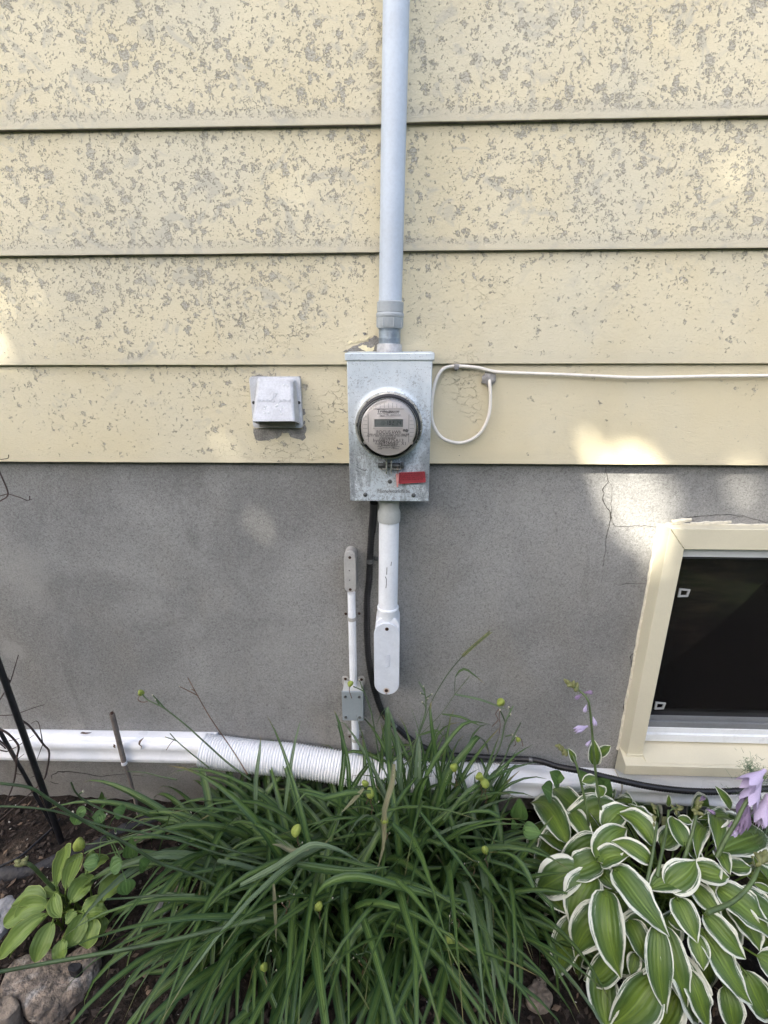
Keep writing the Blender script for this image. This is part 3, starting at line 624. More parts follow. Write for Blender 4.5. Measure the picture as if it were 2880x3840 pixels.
MB().lathe([(MR-.013, .012), (MR-.0145, .030), (FR*1.085, .062), (FR*1.06, .070), (FR*1.0, .0745), (FR*.8, .0765), (.001, .077)], V((MC.x, BF, .35*MC.z+.65*FC.z)), A, 72, caps=False).build('glass_cover', MT['dome'], met, smooth=60)
fy = FY-.0008
F0 = lambda a, b, o=0.0: W(1250+a/4.1475, 1440+b/4.1475, fy-o)
def fbox(x0, y0, x1, y1, m, name, th=.0008, o=0.0, bevel=.0):
    a = F0(x0, y1, o); b = F0(x1, y0, o); return MB().box((a.x, fy-o-th, a.z), (b.x, fy-o, b.z)).build(name, m, met, smooth=None, bevel=bevel)
# ribbed windows: a curved raised pad with grooves
def seg_pad(cut, rot, name='ribbed_pad'):
    r = FR*.945; h = FR*cut; a0 = math.acos(h/r); pts = [(r*math.sin(-a0+2*a0*k/20), r*math.cos(-a0+2*a0*k/20)) for k in range(21)]
    R = lambda x, z: V((FC.x+x*math.cos(rot)-z*math.sin(rot), fy-.0012, FC.z+x*math.sin(rot)+z*math.cos(rot)))
    o = MB().prism([R(x, z) for x, z in pts], (0, .0012, 0)).build(name, MT['dial'], met, smooth=None, bevel=.0006)
    wd = r*math.sin(a0)
    for k in range(-3, 4):
        x = k*wd*.235
        zt_ = math.sqrt(r*r-x*x)-.0015
        MB().prism([R(x-.00035, h+.002)+V((0,-.0002,0)), R(x+.00035, h+.002)+V((0,-.0002,0)), R(x+.00035, zt_)+V((0,-.0002,0)), R(x-.00035, zt_)+V((0,-.0002,0))], (0, .0004, 0)).build('groove', MT['dialdark'], o, smooth=None)
    MB().prism([R(-wd*.86, h-.0006), R(wd*.86, h-.0006), R(wd*.86, h+.0004), R(-wd*.86, h+.0004)], (0, .0010, 0)).build('groove', MT['dialdark'], o, smooth=None)
seg_pad(.70, 0); seg_pad(.74, PI/2); seg_pad(.74, -PI/2)
fr = MB(); x0, y0, x1, y1 = 612, 530, 1112, 690
for (a, b, c, d) in ((612,530,1112,548),(612,668,1112,690),(612,548,640,668),(1084,548,1112,668)):
    p = F0(a, d); q = F0(c, b); fr.box((p.x, fy-.0022, p.z), (q.x, fy, q.z))
fr.build('display_frame', MT['dial'], met, smooth=None, bevel=.0005)
lcd = fbox(640, 548, 1084, 668, MT['lcd'], 'display', .0006)
SEG = {'1': 'bc', '8': 'abcdefg', '2': 'abged', '4': 'fgbc'}
def digit(ch, x0, w_, y0=572, h=64):
    mb = MB(); t = 8; y2 = y0+h; ym = y0+h/2
    R = {'a': (x0+6, y0, x0+w_-2, y0+t), 'b': (x0+w_-t, y0+3, x0+w_, ym-2), 'c': (x0+w_-t-2, ym+2, x0+w_-2, y2-3), 'd': (x0+2, y2-t, x0+w_-5, y2), 'e': (x0, ym+2, x0+t, y2-3), 'f': (x0+3, y0+3, x0+3+t, ym-2), 'g': (x0+5, ym-t/2, x0+w_-4, ym+t/2)}
    for c in SEG[ch]:
        a, b, c_, d = R[c]; p = F0(a, d, .0008); q = F0(c_, b, .0008); mb.box((p.x, fy-.0010, p.z), (q.x, fy-.0006, q.z))
    mb.build('lcd_digit', MT['lcdseg'], lcd, smooth=None)
for ch, x in zip('18214', (815, 870, 892+24, 960, 1010)): pass
digit('1', 808, 40); digit('8', 862, 36); digit('2', 908, 36); digit('1', 958, 40); digit('4', 1012, 36)
for x in (680, 715, 770): fbox(x, 622, x+22, 626, MT['lcdseg'], 'lcd_segment', .0002, .0006)
stk = fbox(684, 402, 1040, 498, MT['sticker'], 'serial_sticker', .0005)
ft = lambda s, sz, x, y, par=met, m='dialtxt', o=.0012, xs=1.0, al='CENTER': text(s, sz*.00027*1.35, F0(x, y, o), MT[m], par, ext=.00005, xs=xs, align=al)
ft('Trilliant', 31, 795, 425, stk); ft('A Wireless\nSmart Node\n90A7', 15, 768, 462, stk)
def barcode(x0, x1, y0, y1, par, n):
    mb = MB(); rnd = random.Random(int(x0)); x = x0
    while x < x1:
        w_ = rnd.choice((2, 3, 5)); a = F0(x, y1, .0012); b = F0(min(x1, x+w_), y0, .0012); mb.box((a.x, fy-.00125, a.z), (b.x, fy-.0011, b.z)); x += w_+rnd.choice((2, 3, 4))
    mb.build('barcode', MT['dialtxt'], par, smooth=None)
barcode(865, 1028, 410, 440, stk, 20); ft('0004852273\nSN 18002314 B', 15, 935, 466, stk)
plate = [F0(a, b) for a, b in ((690,712),(1090,712),(1110,770),(1115,930),(1085,985),(990,1040),(870,1062),(740,1040),(640,985),(603,930),(600,790),(640,770),(665,730))]
npl = MB().prism(plate, (0, -.0007, 0)).build('nameplate', MT['dial'], met, smooth=None, bevel=.0004)
ft('FOCUS kWh', 31, 862, 750, npl); ft('TYPE AXF FM 2S CL200A 240V 1PH 3W', 17, 855, 788, npl); ft('Kh 7.2  SER NO. 2J275PB 60 Hz LCD8', 17, 832, 811, npl)
barcode(722, 970, 830, 850, npl, 40); ft('hydro', 36, 712, 880, npl); ft('one', 26, 764, 902, npl); ft('J2775A13', 34, 942, 882, npl)
MB().lathe([(.0032, 0), (.0032, .0003), (.0022, .0003), (.0022, 0)], F0(770, 872, .0012), A, 16, caps=False).build('logo_ring', MT['dialtxt'], npl)
ft('MULT. X1', 30, 993, 928, npl); ft('74 553 775', 29, 848, 938, npl); ft('THIS IS AE', 15, 720, 934, npl); barcode(740, 962, 950, 966, npl, 30)
ft('MFG\n2008', 15, 720, 990, npl); ft('Landis+Gyr', 22, 850, 986, npl); ft('Lafayette\nIndiana', 14, 972, 988, npl)
op = MB().prism([F0(a, b) for a, b in ((1105,655),(1140,655),(1160,700),(1182,745),(1165,772),(1070,772),(1052,752),(1080,700))], (0, -.0022, 0)).build('optical_port', MT['dial'], met, smooth=None, bevel=.0006)
for x, y, r in ((1100, 720, .0032), (1140, 725, .0042)): MB().lathe([(r, 0), (r, .0008), (r*.6, .0009)], F0(x, y, .0022), A, 16).build('optical_lens', MT['dialdark'], op)
for x, y in ((862, 265), (497, 905), (1212, 910)): MB().lathe([(.0050, 0), (.0046, .0016), (.0028, .0018)], F0(x, y), A, 14).build('rivet', MT['dial'], met)
# clamp ears, bolt
zr = W(1455, 1745, BF-.012)
def cbox(x0, y0, x1, y1, ya, yb, m, name, bevel=.0008):
    a = F1(x0, y1); b = F1(x1, y0); return MB().box((a.x, ya, a.z), (b.x, yb, b.z)).build(name, m, met, smooth=None, bevel=bevel)
F1 = lambda a, b: W(1250+a/4.1475, 1440+b/4.1475, BF-.016)
for x in (818, 893): cbox(x, 1188, x+20, 1395, BF-.022, BF-.002, MT['ringsteel'], 'clamp_ear')
for x0, x1 in ((720, 818), (913, 1060)): cbox(x0, 1318, x1, 1332, BF-.018, BF-.004, MT['ringsteel'], 'clamp_flange')
bc = F1(862, 1272); MB().lathe([(.0065, 0), (.0065, F1(1050,0).x-F1(690,0).x)], V((F1(690,0).x, BF-.011, bc.z)), (1, 0, 0), 14).build('bolt', MT['bolt'], met)
MB().lathe([(.0098, 0), (.0098, .0075)], V((F1(1060,0).x, BF-.011, bc.z)), (1, 0, 0), 6).build('bolt_head', MT['bolt'], met, smooth=None)
MB().lathe([(.0098, 0), (.0098, .009)], V((F1(770,0).x, BF-.011, bc.z)), (1, 0, 0), 6).build('nut', MT['bolt'], met, smooth=None)
# ------------------------------------------------------------------ red tag on its seal
ty = BF-.012
T = lambda a, b, y=ty: W(1250+a/4.1475, 1440+b/4.1475, y)
tagp = thing('seal_tag', T(1000, 1400), 'red warning tag hanging from a pink seal under the meter', 'tag')
corn = [T(1015,1378), T(1425,1360), T(1438,1530), T(1015,1555)]
P = []
for i in range(4):
    a, b, c = corn[i-1], corn[i], corn[(i+1) % 4]
    for k in range(5):
        t = k/4; p0 = b+(a-b).normalized()*.0035; p1 = b+(c-b).normalized()*.0035; P.append((p0*(1-t)+b*t)*(1-t)+(b*(1-t)+p1*t)*t)
card = MB().prism(P, (0, .0009, 0)).build('card', MT['red'], tagp, smooth=None)
ang = math.atan2((corn[1]-corn[0]).z, (corn[1]-corn[0]).x)
for k, s in enumerate(('IT IS A CRIMINAL OFFENCE TO', 'FRAUDULENTLY INTERFERE IN ANY', 'WAY WITH ELECTRICITY PASSING', 'THROUGH THIS METER')):
    text(s, .0058, T(1218, 1393+k*31, ty-.0004), MT['redtxt'], card, rot=(PI/2, -ang, 0), xs=.94 if k < 3 else 1)
MB().prism([T(1040,1528,ty-.0003), T(1410,1506,ty-.0003), T(1410,1509,ty-.0003), T(1040,1531,ty-.0003)], (0, .0002, 0)).build('printed_line', MT['redtxt'], card, smooth=None)
MB().hexa([T(985,1610,ty-.004), T(1010,1605,ty-.004), T(1010,1605,ty+.004), T(985,1610,ty+.004), T(972,1390,ty-.004), T(1024,1405,ty-.004), T(1024,1405,ty+.004), T(972,1390,ty+.004)]).build('seal', MT['pink'], tagp, smooth=None, bevel=.001)
MB().tube(smooth_path([T(1000,1275,ty-.004), T(1005,1330,ty-.006), T(1003,1395,ty-.006), T(998,1410,ty-.003), T(992,1330,ty-.003), T(996,1278,ty)], .003), .0007, 6).build('wire', MT['wire'], tagp)

# ------------------------------------------------------------------ white conduit below the box
ly = -.062
lw = thing('conduit', (W(1456,2290,ly).x, ly, .9), 'white pipe below the meter box ending in a long rounded fitting', 'conduit')
a0 = W(1460, 1880, ly); a1 = W(1459, 1945, ly); a2 = W(1454.5, 2300, ly)
r_p = .5*(W(1495.5,1990,ly).x-W(1420,1990,ly).x); ax = (a0-a2).normalized()
LP = lambda py: a2 + ax*((W(1456, py, ly-.03).z - a2.z)/ax.z)
zA = a0.z
MB().lathe([(r_p, -.03), (r_p, (LP(1960)-a2).length)], a2, ax, 36).build('pipe', MT['pvcwhite'], lw)
rb = .5*(W(1502,1945,ly).x-W(1416,1945,ly).x)*.985; h = (LP(1921)-LP(1966)).length
MB().lathe([(r_p, -.0005), (rb*.985, 0), (rb, .004), (rb, h*.72), (rb*.93, h*.95), (r_p*.97, h+.003), (r_p*.96, h+.06)], LP(1966), ax, 36).build('coupling', MT['pvcgrey'], lw)
MB().tube([LP(1968)+V((0,-rb,0)), LP(1925)+V((0,-rb,0))], .0007, 5).build('mould_seam', MT['pvcgrey'], lw)
hb = .5*(W(1495,2300,ly).x-W(1412.6,2300,ly).x)*.98
MB().lathe([(hb*.96, -.03), (hb*.96, -.008), (hb, -.004), (hb, .001), (hb*.96, .003), (r_p*1.01, .002)], LP(2294), ax, 36).build('hub', MT['pvcwhite'], lw)
cfy = -.098
cx_ = .5*(W(1402.7,2480,cfy).x+W(1498,2480,cfy).x); cr_ = .5*(W(1498,2480,cfy).x-W(1402.7,2480,cfy).x)
cz1 = W(1452, 2337.5, cfy).z; cz0 = W(1450, 2606, cfy).z
MB().prism(stadium(cx_+.002, cz0+.012, cz1+.018, cr_*.95, -.090, 12), (0, .085, 0)).build('fitting_body', MT['pvcwhite'], lw, bevel=.004)
s1 = W(1451, 2359, cfy); s2 = W(1449, 2590, cfy)
cov_m = pmat('white_cover_plastic', (.64, .68, .74), .42, var=.05, ns=30, dirt=(.55, (.72, .75, .79)), fine=.02,
             stains=((s2, .004, .013, (.42, .22, .06), .8), (s2+V((0,0,-.012)), .0005, .005, (.20, .08, .02), .8), (s1, .003, .008, (.40, .22, .08), .5)))
cov = MB().prism(stadium(cx_, cz0, cz1, cr_, cfy+.0005, 14), (0, .006, 0)).build('cover', cov_m, lw, bevel=.0018)
text('ROYAL', .016, W(1450, 2480, cfy-.0003), cov_m, cov, rot=(PI/2, -PI/2, 0), ext=.0006); text('SCEPTER LB50', .007, W(1460, 2478, cfy-.0003), cov_m, cov, rot=(PI/2, -PI/2, 0), ext=.0006)
for s_ in (s1, s2): MB().lathe([(.0056, 0), (.0050, .002), (.0026, .0022), (.0022, .0012)], s_, A, 14).build('screw', MT['rusty'], lw)
for pts in ([(1451,2128),(1450,2155)], [(1445,2163),(1449,2172),(1449,2190),(1447,2205)], [(1468,2107),(1466,2122)]):
    MB().tube([W(a, b, ly-r_p-.0002) for a, b in pts], .0010, 5).build('scuff', MT['clamp'], lw)

# ------------------------------------------------------------------ small conduit at the left of it
gy = -.028
sm_ = thing('conduit', (W(1316,2400,gy).x, gy, .55), 'thin pale pipe with a small capped elbow left of the black cable', 'conduit')
sfy = -.052
scx = .5*(W(1289,2150,sfy).x+W(1337.5,2150,sfy).x)-.0005; sr = .5*(W(1334,2150,sfy).x-W(1290,2150,sfy).x)
MB().prism(stadium(scx, W(1313,2221,sfy).z+.003, W(1313,2068,sfy).z, sr*.96, -.046, 10), (0, .044, 0)).build('elbow_body', MT['lbgrey'], sm_, bevel=.003)
MB().prism(stadium(scx, W(1313,2221.6,sfy).z, W(1313,2077.7,sfy).z, sr, sfy, 12), (0, .005, 0)).build('cover', MT['lbgrey'], sm_, bevel=.0015)
for px, py in ((1311.7, 2091), (1313.4, 2211)): MB().lathe([(.0046, 0), (.004, .0015), (.002, .0017)], W(px, py, sfy), A, 12).build('screw', MT['rusty'], sm_)
for px, py in ((1310, 2140), (1311, 2176)): MB().lathe([(.0022, 0), (.0018, .001)], W(px, py, sfy), A, 8).build('rivet', MT['clamp'], sm_)
q0 = W(1318, 2222, gy); q1 = W(1325.5, 2560, gy); q2 = W(1331.5, 2700, gy); q3 = W(1334, 2860, gy); rp2 = .5*(W(1333,2240,gy).x-W(1303,2240,gy).x)
MB().tube([q0, q1+(q1-q0)*.05], rp2, 20).build('pipe', MT['pvcwhite'], sm_); MB().tube([q2+(q2-q3)*.2, q3], rp2*1.02, 20).build('pipe', MT['pvcwhite'], sm_)
def strap(pc, ax_, name='strap', m=MT['lbgrey']):
    MB().tube([pc-ax_*.006, pc+ax_*.006], rp2+.0015, 20).build(name, m, sm_)
    o_ = MB().box((pc.x-.030, -.004, pc.z-.004), (pc.x+.030, -.0008, pc.z+.014)).build('strap_plate', m, sm_, smooth=None, bevel=.001)
strapz = W(1320, 2318, gy); MB().tube([strapz-V((0,0,.006)), strapz+V((0,0,.006))], rp2+.0015, 20).build('strap', MT['lbgrey'], sm_)
for px, py in ((1296.6,2302),(1347,2301)): MB().lathe([(.0048, 0), (.003, .003)], W(px, py, -.0005), A, 8).build('strap_screw', MT['rusty'], sm_)
strap(W(1333, 2770, gy), V((0,0,1)))
for px, py in ((1311,2762),(1358,2763)): MB().lathe([(.0046, 0), (.003, .003)], W(px, py, -.004), A, 8).build('strap_screw', MT['rusty'], sm_)
# junction box on it
jy = -.066
jx0 = .5*(W(1281.6,2600,jy).x+W(1284,2700,jy).x); jx1 = .5*(W(1363,2600,jy).x+W(1361,2700,jy).x); jz1 = W(1320,2595,jy).z; jz0 = W(1320,2702.7,jy).z
jb = thing('junction_box', (.5*(jx0+jx1), 0, jz0), 'small blue-grey junction box fixed on the thin pale pipe', 'junction box')
MB().box((jx0+.002, jy+.007, jz0+.002), (jx1-.002, -.006, jz1-.001)).build('box_body', MT['pvcgrey'], jb, smooth=None, bevel=.003)
MB().box((jx0, jy, jz0), (jx1, jy+.0068, jz1)).build('cover', MT['jbox'], jb, smooth=None, bevel=.0015)
bz = W(1325, 2541.6, 0).z
for px, py in ((1295.4,2546),(1355.5,2548)):
    p = W(px, py, -.004); MB().prism(rrect(p.x-.012, p.x+.012, jz1-.02, p.z+.010, .008, -.0055), (0, .005, 0)).build('mounting_ear', MT['lbgrey'], jb, smooth=None); MB().lathe([(.0052, 0), (.0035, .003)], W(px, py, -.0055), A, 10).build('ear_screw', MT['rusty'], jb)
for px, py in ((1294.5,2613.3),(1347.3,2613.7),(1296.6,2689.8),(1348.6,2690.5)): MB().lathe([(.0050, 0), (.0046, .002), (.002, .0022)], W(px, py, jy), A, 12).build('cover_screw', MT['screw'], jb)

# ------------------------------------------------------------------ black armoured cable
cab = thing('cable', (W(1377,2380,-.02).x, -.02, .8), 'black ribbed cable curving from under the meter box along the downspout', 'cable')
kp = [(1402,1885,-.05),(1400,1925,-.035),(1397.6,1957,-.025),(1391,2030,-.018),(1387,2103,-.016),(1384,2172,-.016),(1377,2237,-.016),(1376,2322,-.016),(1377,2387,-.016),(1382.6,2473,-.016),(1395,2546,-.016),(1410.5,2606,-.016),(1428,2657,-.016),(1453,2700,-.018),(1496,2735,-.02),(1539,2773,-.022),(1595,2805,-.022),(1662,2828,-.024),(1762,2837,-.028),(1895,2845,-.035),(2009,2851,-.05),(2094,2875,-.068),(2172,2890,-.088),(2263,2912,-.10),(2354,2933,-.106),(2445,2951,-.108),(2566,2965,-.108),(2687,2969,-.108),(2796,2964,-.106),(2880,2958,-.104),(3060,2950,-.10)]
path = smooth_path([W(*k) for k in kp], .0018)
rk = .5*(W(1389,2237,-.016).x-W(1365.5,2237,-.016).x); s_acc = 0; rs = []
for i, p in enumerate(path):
    if i: s_acc += (p-path[i-1]).length
    rs.append(rk*(1+.045*math.sin(2*PI*s_acc/.0085)))
MB().tube(path, rs, 14).build('jacket', MT['armour'], cab, smooth=60)
pe = [W(1402,1884,-.055), W(1400,1925,-.036), W(1397.6,1957,-.026), W(1394.5, 1995,-.021)]
MB().tube(smooth_path(pe, .006), rk*1.16, 16).build('connector', MT['black'], cab)
p = W(1387, 2103, -.016); MB().tube([p-V((0,0,.007)), p+V((0,0,.007))], rk*1.12, 16).build('clamp_band', MT['clamp'], cab)
p2 = W(1408, 2095, -.004); MB().box((p.x, -.006, p2.z-.006), (p2.x+.008, -.001, p2.z+.006)).build('clamp_tab', MT['clamp'], cab, smooth=None); MB().lathe([(.007, 0), (.006, .004), (.001, .005)], W(1410, 2095, -.006), A, 12).build('clamp_screw', MT['bolt'], cab)
p = W(1478, 2722, -.02); MB().lathe([(rk*1.1, -.006), (rk*1.1, .006)], p, (W(1496,2735,-.02)-W(1453,2700,-.02)), 14).build('clamp_band', MT['clamp'], cab)
p = W(1990, 2850, -.048); MB().lathe([(rk*1.1, -.006), (rk*1.1, .006)], p, (W(2009,2851,-.05)-W(1895,2845,-.035)), 14).build('clamp_band', MT['clamp'], cab)

# ------------------------------------------------------------------ dryer vent hood
vf = -.0385
vx0 = .5*(W(939,1414,vf).x+W(944,1605,vf).x); vx1 = .5*(W(1125,1412,vf).x+W(1134.5,1603,vf).x); vz1 = W(1030,1412,vf).z; vz0 = W(1030,1605,vf).z
vent = thing('vent_hood', (.5*(vx0+vx1), -.03, vz0), 'chalky grey plastic dryer vent hood left of the meter box', 'vent')
MB().prism(rrect(vx0, vx1, vz0, vz1, .008, vf), (0, .014, 0)).build('flange', MT['vent'], vent, smooth=None, bevel=.001)
ht, hbm = -.056, -.112
tl, tr, bl, br = W(969,1428,ht), W(1093,1428,ht), W(945,1580,hbm), W(1104,1579,hbm)
TLb = V((tl.x-.008, vf+.001, tl.z+.008)); TRb = V((tr.x+.008, vf+.001, tr.z+.008)); brb = W(1126,1592,vf); BRb = V((brb.x, vf+.001, brb.z+.003)); BLb = V((vx0+(vx1-brb.x)+.004, vf+.001, brb.z+.003))
mb = MB(); mb.add([tl, tr, br, bl, TLb, TRb, BRb, BLb], [(0,1,2,3), (4,5,1,0), (5,6,2,1), (4,0,3,7)])
hood = mb.build('hood', MT['vent'], vent, smooth=None, bevel=.007, seg=4)
sol = hood.modifiers.new('solid', 'SOLIDIFY'); sol.thickness = .003; sol.offset = -1
fl = MB(); fz = br.z+.004; fl.hexa([(BLb.x+.012, -.052, vz0+.004), (BRb.x-.012, -.052, vz0+.004), (BRb.x-.012, -.046, vz0+.004), (BLb.x+.012, -.046, vz0+.004), (BLb.x+.014, -.056, tl.z-.03), (BRb.x-.014, -.056, tl.z-.03), (BRb.x-.014, -.05, tl.z-.03), (BLb.x+.014, -.05, tl.z-.03)])
fl.build('damper_flap', MT['ventin'], vent, smooth=None)
sl_ = math.atan2(ht-hbm, tl.z-br.z)
def hoodtxt(s, sz, u, v_):
    a = tl.lerp(tr, u); b = bl.lerp(br, u); p = a.lerp(b, v_); n_ = (tr-tl).cross(bl-tl).normalized(); p = p-n_*(-.0002 if n_.y > 0 else .0002) if False else p+V((0, -.0006, 0))
    text(s, sz, p, MT['vent'], hood, rot=(PI/2-sl_, 0, 0), ext=.0007)
hoodtxt('DUNDAS • JAFINE', .0115, .5, .50); hoodtxt('J7', .019, .51, .37)
for px, py in ((951,1510),(1121,1510)): MB().lathe([(.0045, 0), (.0043, .0006), (.002, .0007)], W(px, py, vf), A, 12).build('screw_hole', MT['gasket'], vent)
for a, b in ((1063,1444),(1078,1446),(995,1524),(991,1533),(991,1548),(1008,1547),(1063,1527),(1052,1537),(1054,1551),(1040,1517),(1036,1523)):
    t = (b-1428)/152; p = W(a, b, ht+(hbm-ht)*t-.0012); MB().lathe([(.0026, 0), (.0022, .0005), (.0008, .0008)], p, A, 7).build('paint_splash', MT['spout'], vent)

# ------------------------------------------------------------------ white cable with its loop
wc = thing('cable', (W(1720,1400,-.035).x, -.035, 1.56), 'thin white cable looping down beside the meter box and running right', 'cable')
lp = [(3300,1404,-.036),(2880,1409,-.034),(2664,1411,-.034),(2540,1414,-.034),(2373,1416,-.034),(2207,1409,-.034),(2032,1402,-.034),(1866,1395,-.034),(1791,1379,-.032),(1710,1373,-.030),(1664,1383,-.034),(1639,1417,-.042),(1624,1472,-.046),(1618,1535,-.048),(1624,1590,-.05),(1651,1636,-.05),(1685,1655,-.05),(1727,1661,-.049),(1770,1647,-.047),(1807,1615,-.044),(1833,1556,-.041),(1839,1493,-.038),(1836,1436,-.034),(1833,1418,-.022)]
MB().tube(smooth_path([W(*k) for k in lp], .006), .0046, 10).build('jacket', MT['cable'], wc, smooth=60)
c = W(1833, 1419, -.027); mb = MB(); rr_ = random.Random(3)
import bmesh
def blob(c, rad, seed, disp=.35, sub=2, squash=(1, 1, 1)):
    bm = bmesh.new(); bmesh.ops.create_icosphere(bm, subdivisions=sub, radius=1)
    mb = MB(); vs_ = []
    for v_ in bm.verts:
        k = 1+disp*mnoise.noise(v_.co*1.6+V((seed, 0, 0)))+disp*.5*mnoise.noise(v_.co*4+V((0, seed, 0)))
        vs_.append(V((v_.co.x*squash[0], v_.co.y*squash[1], v_.co.z*squash[2]))*k*rad+V(c))
    mb.add(vs_, [tuple(q.index for q in f.verts) for f in bm.faces]); bm.free(); return mb
blob(c, .017, 4, .45, 3, (1, .35, 1.15)).build('sealant', MT['putty'], wc, smooth=60)
p = W(1711, 1376, -.030); MB().box((p.x-.006, -.038, p.z-.007), (p.x+.006, -.022, p.z+.008)).build('cable_clip', MT['putty'], wc, smooth=None, bevel=.002); MB().lathe([(.004, 0), (.003, .003)], W(1710, 1386, -.03), A, 10).build('nail', MT['bolt'], wc)

# ------------------------------------------------------------------ downspouts and hose along the wall
def spout(name, p0, p1, hgt, dep, label, grp=None):
    ax_ = (p1-p0).normalized(); t = thing(name, (p0+p1)/2, label, 'downspout', grp)
    # profile in (depth from the wall, height), front face with shallow flutes
    prof = [(0, 0), (-dep*.78, 0), (-dep*.93, hgt*.04), (-dep, hgt*.16), (-dep, hgt*.28), (-dep*.955, hgt*.33), (-dep*.955, hgt*.62), (-dep*.99, hgt*.68), (-dep*.97, hgt*.86), (-dep*.86, hgt*.95), (-dep*.62, hgt*.965), (-dep*.56, hgt*1.0), (-dep*.16, hgt*1.0), (0, hgt*.97)]
    mb = MB(); n = len(prof); N = 24; vs_ = []
    for k in range(N+1):
        p = p0.lerp(p1, k/N)
        for a, b in prof: vs_.append(p+V((0, a, b+.0012*mnoise.noise((p.x*6, a*30, 4)))))
    fs = [(k*n+j, (k+1)*n+j, (k+1)*n+(j+1) % n, k*n+(j+1) % n) for k in range(N) for j in range(n)]
    fs += [tuple(range(n)), tuple(range(N*n+n-1, N*n-1, -1))]
    mb.add(vs_, fs); return t, mb, ax_
DEP = .062
def spz(px, pyt, pyb):
    zt_ = W(px, pyt, -.012).z; zb2 = W(px, pyb, -DEP*.85).z; return zt_, zb2
zt1, zb1 = spz(10, 2737, 2848); zt2, zb2 = spz(800, 2752, 2861)
xa = W(-1500, 2737, -.03).x; xb = W(800, 2760, -.04).x
p0 = V((xa, -.002, zb1+(zb1-zb2)*1.9)); p1 = V((xb, -.002, zb2))
t, mb, _ = spout('downspout', p0, p1, .5*((zt1-zb1)+(zt2-zb2)), DEP, 'white downspout lying along the wall behind the black stakes')
mb.build('channel', MT['spout'], t, smooth=40)
# flexible hose
hp = [(760,2812,-.055),(830,2822,-.056),(960,2838,-.06),(1100,2850,-.064),(1240,2872,-.068),(1400,2898,-.07),(1560,2912,-.07),(1720,2920,-.068),(1860,2924,-.062),(1900,2926,-.06)]
hpath = smooth_path([W(*k) for k in hp], .0013)
rh = .5*(W(1000,2790,-.06).z-W(1000,2886,-.06).z)*.93
hs = thing('drain_hose', W(1200, 2870, -.06), 'white corrugated drain hose joining the two downspouts behind the daylily', 'hose')
acc = 0; rs = []
for i, p in enumerate(hpath):
    if i: acc += (p-hpath[i-1]).length
    rs.append(rh*(1+.05*math.sin(2*PI*acc/.0098)))
MB().tube(hpath, rs, 28).build('corrugated_tube', MT['hose'], hs, smooth=70)
zt1, zb1 = spz(1950, 2872, 2980); zt2, zb2 = spz(2500, 2900, 3008)
xa = W(1835, 2900, -.04).x; xb = W(2845, 2950, -.04).x
f = lambda x: zb1+(zb2-zb1)*(x-W(1950,2980,-DEP*.85).x)/(W(2500,3008,-DEP*.85).x-W(1950,2980,-DEP*.85).x)
t, mb, _ = spout('downspout', V((xa, -.002, f(xa))), V((xb+.25, -.002, f(xb+.25))), (zt1-zb1), DEP*1.15, 'white downspout lying under the basement window sill', None)
mb.build('channel', MT['spout'], t, smooth=40)
for px in (2330,): 
    q = W(px, 2960, -.07); MB().box((q.x-.001, -DEP*1.15-.003, f(q.x)), (q.x+.001, -.01, f(q.x)+.09)).build('joint', MT['caulk'], t, smooth=None)

# ------------------------------------------------------------------ stakes
def stake(pa, pb, r, m, label, cat, name):
    t = thing(name, pb, label, cat); path_ = smooth_path([pa, pa.lerp(pb, .5)+V((.002, 0, 0)), pb, pb+(pb-pa).normalized()*.08], .02)
    return t, path_
b1 = G(232, 3160, .0); a1_ = W(-20, 2455, b1.y+.02); a1_ = b1 + (a1_-b1)*1.7
t, pth = stake(a1_, b1, .009, None, 'thick black metal plant stake in the soil at the left', 'stake', 'plant_stake')
MB().tube(pth, .0095, 10).build('rod', MT['stake'], t, smooth=60)
b2 = G(205, 3110, .0); a2_ = W(-10, 2730, b2.y+.02); a2_ = b2+(a2_-b2)*1.6
t, pth = stake(a2_, b2, .006, None, 'thin black plant stake crossing behind the thick one', 'stake', 'plant_stake')
MB().tube(pth, .0062, 10).build('rod', MT['stake'], t, smooth=60)
b3 = G(522, 3065, .0); yc = b3.y
t = thing('garden_cane', b3, 'weathered grey cane with white string tied round it', 'cane')
mid = W(466, 2860, yc); topc = W(420, 2677, yc)
cp = [topc, topc.lerp(mid, .5), mid]; rc_ = .5*(W(431,2760,yc).x-W(410,2760,yc).x)*.75
MB().tube(smooth_path(cp, .02), rc_*1.15, 8).build('cane_tube', MT['cane'], t, smooth=50)
MB().tube(smooth_path([mid, W(492,2940,yc), b3, b3+V((0,0,-.06))], .02), rc_*.8, 8).build('lower_stick', MT['cane'], t, smooth=50)
MB().tube([mid+V((0,0,-.006)), mid+V((0,0,.006))], rc_*1.35, 10).build('string', MT['string'], t)
MB().tube([topc, topc+V((0, 0, .006))], rc_*.7, 8).build('broken_top', MT['rusty'], t)

